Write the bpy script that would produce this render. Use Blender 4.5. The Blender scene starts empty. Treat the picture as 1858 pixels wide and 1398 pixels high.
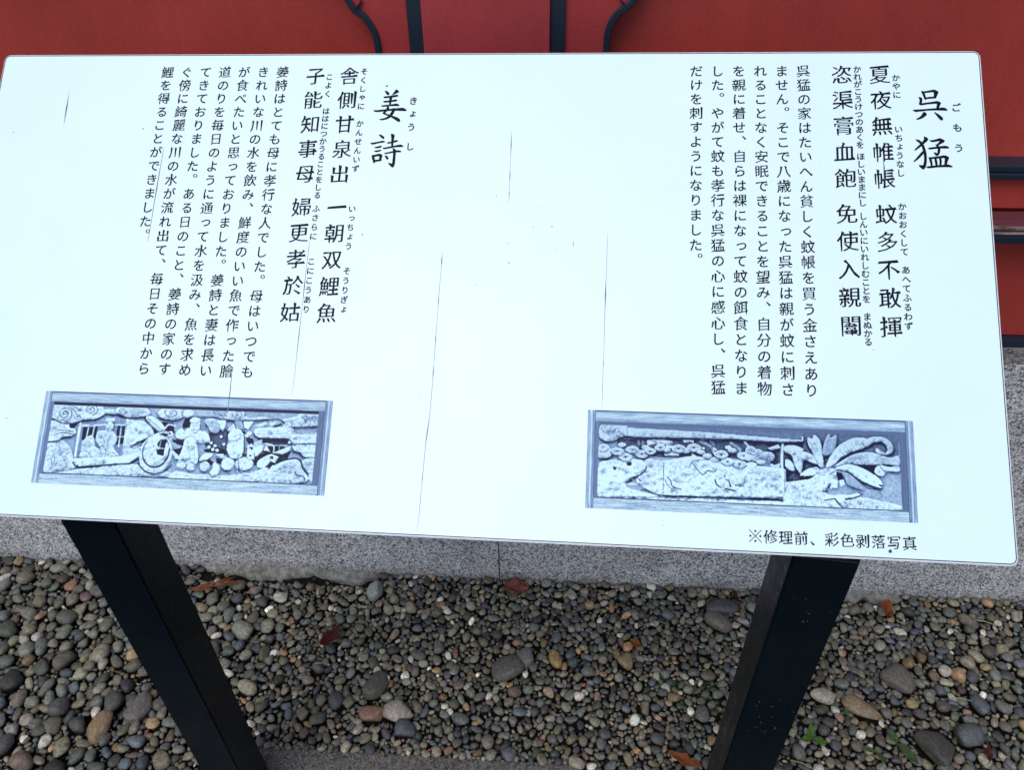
import bpy, bmesh, math, random
import numpy as np
from mathutils import Vector, Matrix
from mathutils.geometry import tessellate_polygon

scene = bpy.context.scene
R = math.radians

# ---------------------------------------------------------------- camera
cam_data = bpy.data.cameras.new('camera')
cam = bpy.data.objects.new('camera', cam_data)
scene.collection.objects.link(cam)
cam_data.sensor_width = 36.0
cam_data.sensor_fit = 'HORIZONTAL'
cam_data.lens = 27.947
cam_data.clip_start = 0.02
cam_data.clip_end = 200
CAMROT = Matrix(((0.997932, -0.028097, 0.057806),
                 (0.062512, 0.633352, -0.771335),
                 (-0.01494, 0.773354, 0.633798)))
cam.matrix_world = Matrix.Translation((0, 0, 1.55)) @ CAMROT.to_4x4()
scene.camera = cam

# ---------------------------------------------------------------- sky, sun, exposure
SUN_EL, SUN_AZ = R(58), R(205)          # azimuth clockwise from +Y: behind the viewer
world = bpy.data.worlds.new('World')
scene.world = world
world.use_nodes = True
wn = world.node_tree
wn.nodes.clear()
sky = wn.nodes.new('ShaderNodeTexSky')
sky.sky_type = 'NISHITA'
sky.sun_disc = False
sky.sun_elevation = SUN_EL
sky.sun_rotation = SUN_AZ
sky.air_density = 1.0
sky.dust_density = 2.0
sky.ozone_density = 1.0
bg = wn.nodes.new('ShaderNodeBackground')
bg.inputs['Strength'].default_value = 0.15
wo = wn.nodes.new('ShaderNodeOutputWorld')
wn.links.new(sky.outputs[0], bg.inputs[0])
wn.links.new(bg.outputs[0], wo.inputs[0])

sun_data = bpy.data.lights.new('sun', 'SUN')
sun_data.energy = 1.0
sun_data.angle = R(40)
sun_data.color = (1.0, 0.985, 0.96)
sun = bpy.data.objects.new('sun', sun_data)
scene.collection.objects.link(sun)
sd = Vector((math.sin(SUN_AZ) * math.cos(SUN_EL), math.cos(SUN_AZ) * math.cos(SUN_EL), math.sin(SUN_EL)))
sun.rotation_euler = sd.to_track_quat('Z', 'Y').to_euler()
sun.location = (0, -3, 6)

scene.view_settings.view_transform = 'Standard'
scene.view_settings.look = 'None'
scene.view_settings.exposure = 0.27
scene.view_settings.gamma = 1.0
scene.view_settings.use_curve_mapping = False
scene.cycles.max_bounces = 6
scene.cycles.use_denoising = True

# ---------------------------------------------------------------- helpers
COL = scene.collection


def link(o, parent=None):
    COL.objects.link(o)
    if parent is not None:
        o.parent = parent
    return o


def tag(o, label=None, cat=None, group=None, kind=None):
    if label: o['label'] = label
    if cat: o['category'] = cat
    if group: o['group'] = group
    if kind: o['kind'] = kind
    return o


def empty(name, loc=(0, 0, 0)):
    o = bpy.data.objects.new(name, None)
    o.empty_display_size = 0.05
    o.location = loc
    return link(o)


def from_bm(name, bm, mat, parent=None, smooth=False):
    me = bpy.data.meshes.new(name)
    bm.normal_update()
    bm.to_mesh(me)
    bm.free()
    if mat is not None: me.materials.append(mat)
    if smooth:
        for p in me.polygons: p.use_smooth = True
    return link(bpy.data.objects.new(name, me), parent)


def from_data(name, verts, faces, mat, parent=None, smooth=False):
    me = bpy.data.meshes.new(name)
    me.from_pydata([tuple(v) for v in verts], [], [tuple(f) for f in faces])
    if mat is not None: me.materials.append(mat)
    if smooth:
        for p in me.polygons: p.use_smooth = True
    me.update()
    return link(bpy.data.objects.new(name, me), parent)


def add_box(bm, x0, x1, y0, y1, z0, z1, bevel=0.0, seg=2):
    vs = [bm.verts.new((x, y, z)) for x in (x0, x1) for y in (y0, y1) for z in (z0, z1)]
    fs = []
    for f in ((0, 1, 3, 2), (4, 6, 7, 5), (0, 4, 5, 1), (2, 3, 7, 6), (0, 2, 6, 4), (1, 5, 7, 3)):
        fs.append(bm.faces.new([vs[i] for i in f]))
    if bevel > 0:
        es = list({e for f in fs for e in f.edges})
        bmesh.ops.bevel(bm, geom=es, offset=bevel, segments=seg, affect='EDGES', profile=0.6)


def box(name, mat, parent, x0, x1, y0, y1, z0, z1, bevel=0.0, seg=2):
    bm = bmesh.new()
    add_box(bm, x0, x1, y0, y1, z0, z1, bevel, seg)
    return from_bm(name, bm, mat, parent)


class NT:
    """tiny node helper"""
    def __init__(self, name, rough=0.6, spec=0.5):
        self.m = bpy.data.materials.new(name)
        self.m.use_nodes = True
        self.t = self.m.node_tree
        self.b = self.t.nodes['Principled BSDF']
        self.b.inputs['Roughness'].default_value = rough
        self.b.inputs['Specular IOR Level'].default_value = spec
        self.tc = self.t.nodes.new('ShaderNodeTexCoord')

    def n(self, kind, **kw):
        nd = self.t.nodes.new(kind)
        for k, v in kw.items():
            if k in nd.inputs: nd.inputs[k].default_value = v
            else: setattr(nd, k, v)
        return nd

    def l(self, a, b):
        self.t.links.new(a, b)

    def noise(self, scale, detail=4, rough=0.6, stretch=None, dist=0.0):
        nd = self.n('ShaderNodeTexNoise')
        nd.inputs['Scale'].default_value = scale
        nd.inputs['Detail'].default_value = detail
        nd.inputs['Roughness'].default_value = rough
        nd.inputs['Distortion'].default_value = dist
        if stretch:
            mp = self.n('ShaderNodeMapping')
            mp.inputs['Scale'].default_value = stretch
            self.l(self.tc.outputs['Object'], mp.inputs['Vector'])
            self.l(mp.outputs[0], nd.inputs['Vector'])
        else:
            self.l(self.tc.outputs['Object'], nd.inputs['Vector'])
        return nd.outputs['Fac']

    def ramp(self, src, stops):
        r = self.n('ShaderNodeValToRGB')
        els = r.color_ramp.elements
        while len(els) < len(stops): els.new(0.5)
        for e, (p, c) in zip(els, stops):
            e.position = p
            e.color = (c, c, c, 1) if isinstance(c, (int, float)) else (*c, 1)
        self.l(src, r.inputs[0])
        return r.outputs[0]

    def mix(self, fac, a, b, mode='MIX'):
        m = self.n('ShaderNodeMix', data_type='RGBA', blend_type=mode)
        for val, idx in ((fac, 0), (a, 6), (b, 7)):
            if isinstance(val, (int, float)):
                m.inputs[idx].default_value = val if idx == 0 else (val, val, val, 1)
            elif isinstance(val, tuple): m.inputs[idx].default_value = (*val, 1)
            else: self.l(val, m.inputs[idx])
        return m.outputs[2]

    def color(self, c):
        if isinstance(c, tuple): self.b.inputs['Base Color'].default_value = (*c, 1)
        else: self.l(c, self.b.inputs['Base Color'])

    def bump(self, src, strength=0.3, dist=0.002):
        bp = self.n('ShaderNodeBump')
        bp.inputs['Strength'].default_value = strength
        bp.inputs['Distance'].default_value = dist
        self.l(src, bp.inputs['Height'])
        self.l(bp.outputs[0], self.b.inputs['Normal'])


# ---------------------------------------------------------------- materials
def mat_lacquer(name, c, var=0.18, rough=0.5):
    m = NT(name, rough, 0.35)
    big = m.ramp(m.noise(3.0, 5, 0.6), [(0.3, 1 - var), (0.7, 1 + var)])
    fine = m.ramp(m.noise(260, 3, 0.7), [(0.3, 0.86), (0.7, 1.12)])
    c1 = m.mix(1.0, c, big, 'MULTIPLY')
    c2 = m.mix(1.0, c1, fine, 'MULTIPLY')
    c2 = m.mix(1.0, c2, m.ramp(m.noise(26, 6, 0.7, stretch=(1.0, 1.0, 0.16)), [(0.32, 0.92), (0.68, 1.06)]), 'MULTIPLY')
    spots = m.ramp(m.noise(45, 6, 0.75), [(0.74, 0.0), (0.80, 1.0)])
    m.color(m.mix(spots, c2, (c[0] * 1.4 + 0.03, c[1] * 2 + 0.04, c[2] * 2 + 0.04)))
    m.bump(m.noise(180, 4, 0.6), 0.25, 0.0008)
    return m.m


RED = mat_lacquer('red_lacquer', (0.365, 0.042, 0.032))
RED_FRAME = mat_lacquer('red_frame_lacquer', (0.32, 0.034, 0.034))
RED_PILLAR = mat_lacquer('red_pillar_lacquer', (0.32, 0.038, 0.042))
NAVY = mat_lacquer('blue_black_trim', (0.012, 0.022, 0.036), 0.3, 0.38)


def mat_ledge():
    m = NT('dusty_red_ledge', 0.55, 0.4)
    streak = m.noise(30, 6, 0.7, stretch=(0.25, 9, 9))
    m.color(m.ramp(streak, [(0.30, (0.07, 0.018, 0.022)), (0.52, (0.115, 0.028, 0.038)), (0.68, (0.18, 0.07, 0.075)), (0.8, (0.36, 0.27, 0.25))]))
    m.bump(streak, 0.3, 0.002)
    return m.m


LEDGE = mat_ledge()


def mat_worn():
    m = NT('worn_pale_edge', 0.7, 0.2)
    m.color(m.ramp(m.noise(40, 5, 0.7, stretch=(0.6, 4, 4)), [(0.32, (0.05, 0.03, 0.03)), (0.5, (0.26, 0.20, 0.19)), (0.7, (0.50, 0.45, 0.41))]))
    return m.m


WORN = mat_worn()


def mat_granite(name, lo=1.0, dirt=True):
    m = NT(name, 0.72, 0.25)
    vor = m.n('ShaderNodeTexVoronoi')
    vor.inputs['Scale'].default_value = 330
    vor.inputs['Randomness'].default_value = 1.0
    m.l(m.tc.outputs['Object'], vor.inputs['Vector'])
    sep = m.n('ShaderNodeSeparateColor')
    m.l(vor.outputs['Color'], sep.inputs[0])
    grain = m.ramp(sep.outputs[0], [(0.0, (0.035 * lo, 0.037 * lo, 0.042 * lo)), (0.20, (0.075 * lo, 0.078 * lo, 0.085 * lo)),
                                    (0.36, (0.20 * lo, 0.20 * lo, 0.205 * lo)), (0.7, (0.29 * lo, 0.285 * lo, 0.28 * lo)), (1.0, (0.42 * lo, 0.41 * lo, 0.395 * lo))])
    n1 = m.ramp(m.noise(430, 3, 0.7), [(0.36, 0.55), (0.62, 1.25)])
    c = m.mix(0.75, grain, n1, 'MULTIPLY')
    c = m.mix(1.0, c, m.ramp(m.noise(6, 5, 0.65), [(0.3, 0.74), (0.7, 1.14)]), 'MULTIPLY')
    stn = m.ramp(m.noise(14, 6, 0.7, stretch=(1, 1, 0.5)), [(0.55, 0.0), (0.75, 0.35)])
    c = m.mix(stn, c, (0.13, 0.12, 0.10))
    if dirt:
        geo = m.n('ShaderNodeSeparateXYZ')
        m.l(m.tc.outputs['Object'], geo.inputs[0])
        mr = m.n('ShaderNodeMapRange')
        mr.inputs['From Min'].default_value = 0.0
        mr.inputs['From Max'].default_value = 0.05
        mr.inputs['To Min'].default_value = 0.75
        mr.inputs['To Max'].default_value = 0.0
        m.l(geo.outputs[2], mr.inputs[0])
        f = m.n('ShaderNodeMath', operation='MULTIPLY')
        m.l(mr.outputs[0], f.inputs[0])
        m.l(m.ramp(m.noise(24, 5, 0.7), [(0.35, 0.0), (0.6, 1.0)]), f.inputs[1])
        c = m.mix(f.outputs[0], c, (0.085, 0.075, 0.055))
    m.color(c)
    m.bump(m.noise(420, 3, 0.7), 0.5, 0.0012)
    return m.m


GRANITE = mat_granite('speckled_granite', 1.85)
GRANITE_SHADE = mat_granite('shaded_bluish_granite', 0.75, False)  # darker copy for the plinth ledge, shade under the sill put into the colour
GRANITE_DARK = mat_granite('damp_mossy_granite', 0.55)


def mat_mortar():
    m = NT('rough_mortar', 0.9, 0.1)
    m.color(m.ramp(m.noise(70, 6, 0.7), [(0.3, (0.09, 0.085, 0.07)), (0.5, (0.19, 0.185, 0.165)), (0.7, (0.36, 0.36, 0.35))]))
    m.bump(m.noise(120, 6, 0.75), 0.8, 0.004)
    return m.m


MORTAR = mat_mortar()


def mat_soil():
    m = NT('dark_soil', 0.95, 0.1)
    m.color(m.ramp(m.noise(60, 8, 0.7), [(0.3, (0.003, 0.003, 0.003)), (0.7, (0.018, 0.016, 0.013))]))
    m.bump(m.noise(150, 6, 0.7), 0.9, 0.006)
    return m.m


SOIL = mat_soil()


def mat_pebble():
    m = NT('river_pebble', 0.55, 0.35)
    at = m.n('ShaderNodeAttribute', attribute_name='tone')
    f1 = m.ramp(m.noise(130, 6, 0.75), [(0.28, 0.45), (0.5, 1.0), (0.70, 1.75)])
    f2 = m.ramp(m.noise(650, 2, 0.6), [(0.3, 0.65), (0.7, 1.35)])
    c = m.mix(1.0, at.outputs['Color'], f1, 'MULTIPLY')
    c = m.mix(1.0, c, f2, 'MULTIPLY')
    stain = m.ramp(m.noise(38, 5, 0.7, dist=0.6), [(0.52, 0.0), (0.68, 0.65)])
    m.color(m.mix(stain, c, (0.085, 0.06, 0.032)))
    m.bump(m.noise(420, 4, 0.7), 0.35, 0.0012)
    return m.m


PEBBLE = mat_pebble()


def mat_paper():
    m = NT('white_sign_film', 0.32, 0.45)
    mott = m.ramp(m.noise(7, 4, 0.6), [(0.35, (0.670, 0.85, 0.895)), (0.65, (0.695, 0.872, 0.905))])
    m.color(mott)
    return m.m


PAPER = mat_paper()


def flat(name, c, rough=0.5, spec=0.3):
    m = NT(name, rough, spec)
    m.color(m.mix(1.0, c, m.ramp(m.noise(90, 3), [(0.3, 0.92), (0.7, 1.08)]), 'MULTIPLY'))
    return m.m


INK = flat('printed_ink', (0.003, 0.004, 0.010), 0.5, 0.12)
RIM = flat('white_plate_rim', (0.70, 0.76, 0.80), 0.3)
GROOVE = flat('dark_rim_groove', (0.015, 0.012, 0.03), 0.5)
CRACK = flat('grey_hairline', (0.22, 0.26, 0.38), 0.5)
CRACK_D = flat('dark_hairline', (0.05, 0.035, 0.045), 0.5)


def mat_print():
    m = NT('printed_photograph_ink', 0.45, 0.15)
    at = m.n('ShaderNodeAttribute', attribute_name='tone')
    m.color(at.outputs['Color'])
    return m.m


PRINT = mat_print()


def mat_leg():
    m = NT('black_painted_steel', 0.32, 0.17)
    base = m.ramp(m.noise(5, 5, 0.6), [(0.35, (0.002, 0.005, 0.008)), (0.7, (0.004, 0.009, 0.012))])
    dust = m.ramp(m.noise(320, 2, 0.5), [(0.735, 0.0), (0.78, 0.5)])
    patch = m.ramp(m.noise(9, 3, 0.5), [(0.5, 0.0), (0.62, 1.0)])
    f = m.n('ShaderNodeMath', operation='MULTIPLY')
    m.l(dust, f.inputs[0]); m.l(patch, f.inputs[1])
    m.color(m.mix(f.outputs[0], base, (0.20, 0.21, 0.20)))
    m.l(m.ramp(m.noise(60, 4), [(0.3, 0.24), (0.7, 0.42)]), m.b.inputs['Roughness'])
    m.bump(m.noise(500, 2), 0.08, 0.0005)
    return m.m


LEG = mat_leg()
CHIP = flat('bare_metal_chip', (0.26, 0.27, 0.27), 0.5)


def mat_leaf(name, c1, c2, sc=60):
    m = NT(name, 0.65, 0.25)
    m.color(m.ramp(m.noise(sc, 5, 0.65), [(0.3, c1), (0.7, c2)]))
    m.bump(m.noise(150, 4), 0.5, 0.002)
    return m.m


LEAF_PINK = mat_leaf('faded_red_leaf', (0.15, 0.045, 0.03), (0.36, 0.14, 0.10))
LEAF_RED = mat_leaf('dark_red_leaf', (0.06, 0.012, 0.01), (0.15, 0.035, 0.025))
LEAF_ORANGE = mat_leaf('orange_brown_leaf', (0.20, 0.055, 0.015), (0.40, 0.13, 0.04))
TWIG = mat_leaf('rusty_cedar_sprig', (0.13, 0.035, 0.015), (0.26, 0.08, 0.035), 200)
GREEN = mat_leaf('seedling_green', (0.06, 0.16, 0.02), (0.16, 0.32, 0.05))
GREEN_DULL = mat_leaf('dull_green_leaf', (0.05, 0.11, 0.04), (0.12, 0.20, 0.07))
MOSS = mat_leaf('moss_green', (0.012, 0.05, 0.006), (0.04, 0.14, 0.015), 300)
STRAW = mat_leaf('dry_straw', (0.22, 0.18, 0.10), (0.42, 0.36, 0.24), 100)
TITLES = {
 '姜': [
  [(-973,-2401),(-952,-2398),(-921,-2374),(-916,-2359),(-927,-2347),(-940,-2353),(-959,-2377)],
  [(-835,-2422),(-798,-2395),(-805,-2380),(-838,-2367),(-877,-2344),(-870,-2362),(-844,-2398)],
  [(-983,-2320),(-963,-2323),(-901,-2331),(-836,-2344),(-815,-2346),(-799,-2332),(-834,-2322),(-900,-2316),(-966,-2305),(-978,-2311)],
  [(-979,-2263),(-929,-2266),(-863,-2275),(-831,-2284),(-812,-2275),(-821,-2263),(-895,-2255),(-961,-2248),(-976,-2251)],
  [(-1005,-2203),(-941,-2209),(-859,-2218),(-814,-2230),(-777,-2210),(-791,-2201),(-858,-2203),(-940,-2196),(-989,-2190)],
  [(-909,-2326),(-875,-2322),(-884,-2277),(-888,-2218),(-904,-2214),(-904,-2268)],
  [(-1093,-2140),(-1060,-2138),(-953,-2149),(-854,-2159),(-772,-2169),(-727,-2171),(-685,-2145),(-695,-2134),(-770,-2138),(-853,-2141),(-951,-2132),(-1033,-2121),(-1075,-2122)],
  [(-930,-2196),(-910,-2187),(-901,-2169),(-934,-2124),(-951,-2105),(-906,-2082),(-846,-2062),(-796,-2045),(-761,-2023),(-755,-1996),(-770,-1987),(-801,-2009),(-853,-2044),(-896,-2067),(-973,-2096),(-972,-2106),(-944,-2142),(-926,-2174)],
  [(-855,-2167),(-830,-2165),(-827,-2147),(-849,-2089),(-878,-2049),(-926,-2022),(-983,-2010),(-1016,-2019),(-976,-2025),(-927,-2040),(-893,-2071),(-867,-2116),(-855,-2151)],
 ],
 '詩': [
  [(-998,-1818),(-970,-1814),(-935,-1788),(-930,-1774),(-942,-1763),(-955,-1774),(-990,-1805)],
  [(-1099,-1709),(-1064,-1708),(-1000,-1721),(-943,-1737),(-916,-1726),(-926,-1719),(-983,-1713),(-1047,-1695),(-1071,-1690)],
  [(-1041,-1651),(-995,-1660),(-963,-1672),(-947,-1660),(-977,-1649),(-1022,-1640)],
  [(-1043,-1603),(-1007,-1607),(-966,-1618),(-953,-1610),(-973,-1601),(-1018,-1592)],
  [(-1063,-1548),(-1042,-1546),(-1034,-1524),(-1020,-1472),(-1022,-1446),(-1034,-1450),(-1046,-1489),(-1057,-1524)],
  [(-1051,-1546),(-1010,-1555),(-970,-1567),(-936,-1553),(-939,-1534),(-946,-1477),(-967,-1477),(-966,-1516),(-967,-1540),(-1001,-1538),(-1041,-1526)],
  [(-1029,-1483),(-988,-1488),(-944,-1492),(-940,-1477),(-987,-1472),(-1023,-1462)],
  [(-852,-1828),(-827,-1825),(-806,-1810),(-813,-1771),(-817,-1709),(-816,-1661),(-832,-1658),(-835,-1709),(-839,-1779)],
  [(-892,-1716),(-852,-1720),(-804,-1736),(-776,-1746),(-755,-1736),(-786,-1723),(-835,-1711),(-879,-1702)],
  [(-942,-1643),(-895,-1649),(-815,-1666),(-742,-1684),(-714,-1684),(-686,-1668),(-700,-1662),(-773,-1659),(-846,-1646),(-918,-1630)],
  [(-918,-1577),(-873,-1582),(-809,-1600),(-745,-1614),(-707,-1601),(-717,-1592),(-776,-1592),(-840,-1580),(-897,-1567)],
  [(-817,-1641),(-787,-1629),(-776,-1613),(-777,-1552),(-776,-1466),(-782,-1413),(-794,-1392),(-811,-1400),(-854,-1443),(-846,-1449),(-804,-1435),(-801,-1491),(-800,-1570),(-806,-1613)],
  [(-905,-1547),(-882,-1539),(-860,-1517),(-860,-1500),(-873,-1495),(-888,-1517)],
 ],
 '呉': [
  [(5311,-2400),(5336,-2395),(5350,-2359),(5359,-2314),(5364,-2296),(5354,-2287),(5343,-2310),(5330,-2359)],
  [(5324,-2391),(5375,-2397),(5431,-2409),(5458,-2415),(5502,-2391),(5495,-2373),(5473,-2323),(5471,-2310),(5449,-2314),(5455,-2350),(5453,-2391),(5398,-2384),(5343,-2377)],
  [(5354,-2314),(5410,-2323),(5469,-2325),(5471,-2310),(5417,-2307),(5358,-2301)],
  [(5277,-2321),(5301,-2319),(5317,-2305),(5314,-2269),(5306,-2241),(5367,-2250),(5430,-2260),(5486,-2271),(5524,-2250),(5511,-2229),(5492,-2180),(5469,-2180),(5479,-2216),(5483,-2243),(5429,-2241),(5367,-2235),(5311,-2223),(5292,-2223),(5281,-2238),(5294,-2269),(5292,-2301)],
  [(5209,-2160),(5246,-2160),(5324,-2166),(5402,-2173),(5489,-2180),(5551,-2191),(5590,-2163),(5584,-2155),(5534,-2157),(5441,-2160),(5362,-2155),(5284,-2144),(5241,-2138),(5225,-2144)],
  [(5324,-2133),(5345,-2126),(5360,-2107),(5343,-2086),(5303,-2055),(5246,-2037),(5244,-2044),(5288,-2073),(5313,-2104)],
  [(5439,-2135),(5462,-2122),(5507,-2087),(5530,-2060),(5531,-2038),(5519,-2031),(5504,-2042),(5475,-2082)],
 ],
 '猛': [
  [(5313,-1827),(5341,-1817),(5358,-1795),(5343,-1773),(5286,-1720),(5237,-1676),(5207,-1654),(5204,-1662),(5246,-1706),(5295,-1755),(5319,-1795)],
  [(5227,-1790),(5258,-1783),(5288,-1755),(5305,-1720),(5318,-1676),(5328,-1615),(5329,-1554),(5322,-1494),(5309,-1446),(5288,-1424),(5275,-1433),(5242,-1469),(5249,-1476),(5288,-1467),(5302,-1511),(5308,-1572),(5303,-1633),(5289,-1702),(5264,-1750),(5228,-1779)],
  [(5294,-1650),(5305,-1633),(5280,-1598),(5239,-1554),(5192,-1514),(5187,-1520),(5228,-1567),(5273,-1624)],
  [(5376,-1783),(5405,-1780),(5452,-1793),(5491,-1807),(5538,-1778),(5527,-1761),(5488,-1739),(5456,-1717),(5444,-1723),(5469,-1747),(5490,-1775),(5451,-1772),(5404,-1763),(5385,-1769)],
  [(5433,-1734),(5456,-1721),(5474,-1699),(5480,-1669),(5476,-1634),(5461,-1603),(5443,-1590),(5432,-1599),(5411,-1626),(5420,-1632),(5449,-1618),(5458,-1642),(5460,-1677),(5451,-1703)],
  [(5350,-1685),(5400,-1693),(5478,-1704),(5548,-1713),(5584,-1693),(5569,-1685),(5508,-1686),(5430,-1681),(5368,-1670)],
  [(5352,-1574),(5374,-1565),(5384,-1529),(5388,-1468),(5374,-1466),(5368,-1511),(5360,-1550)],
  [(5363,-1568),(5409,-1574),(5471,-1583),(5526,-1597),(5574,-1574),(5561,-1548),(5545,-1504),(5538,-1474),(5519,-1471),(5525,-1521),(5532,-1569),(5478,-1564),(5409,-1559),(5374,-1553)],
  [(5415,-1559),(5432,-1562),(5441,-1512),(5440,-1467),(5426,-1464),(5421,-1512)],
  [(5469,-1564),(5487,-1564),(5488,-1521),(5480,-1467),(5466,-1465),(5471,-1521)],
  [(5317,-1455),(5357,-1461),(5434,-1470),(5519,-1478),(5558,-1485),(5604,-1463),(5598,-1455),(5541,-1458),(5449,-1455),(5387,-1447),(5341,-1440)],
 ],
}
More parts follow.
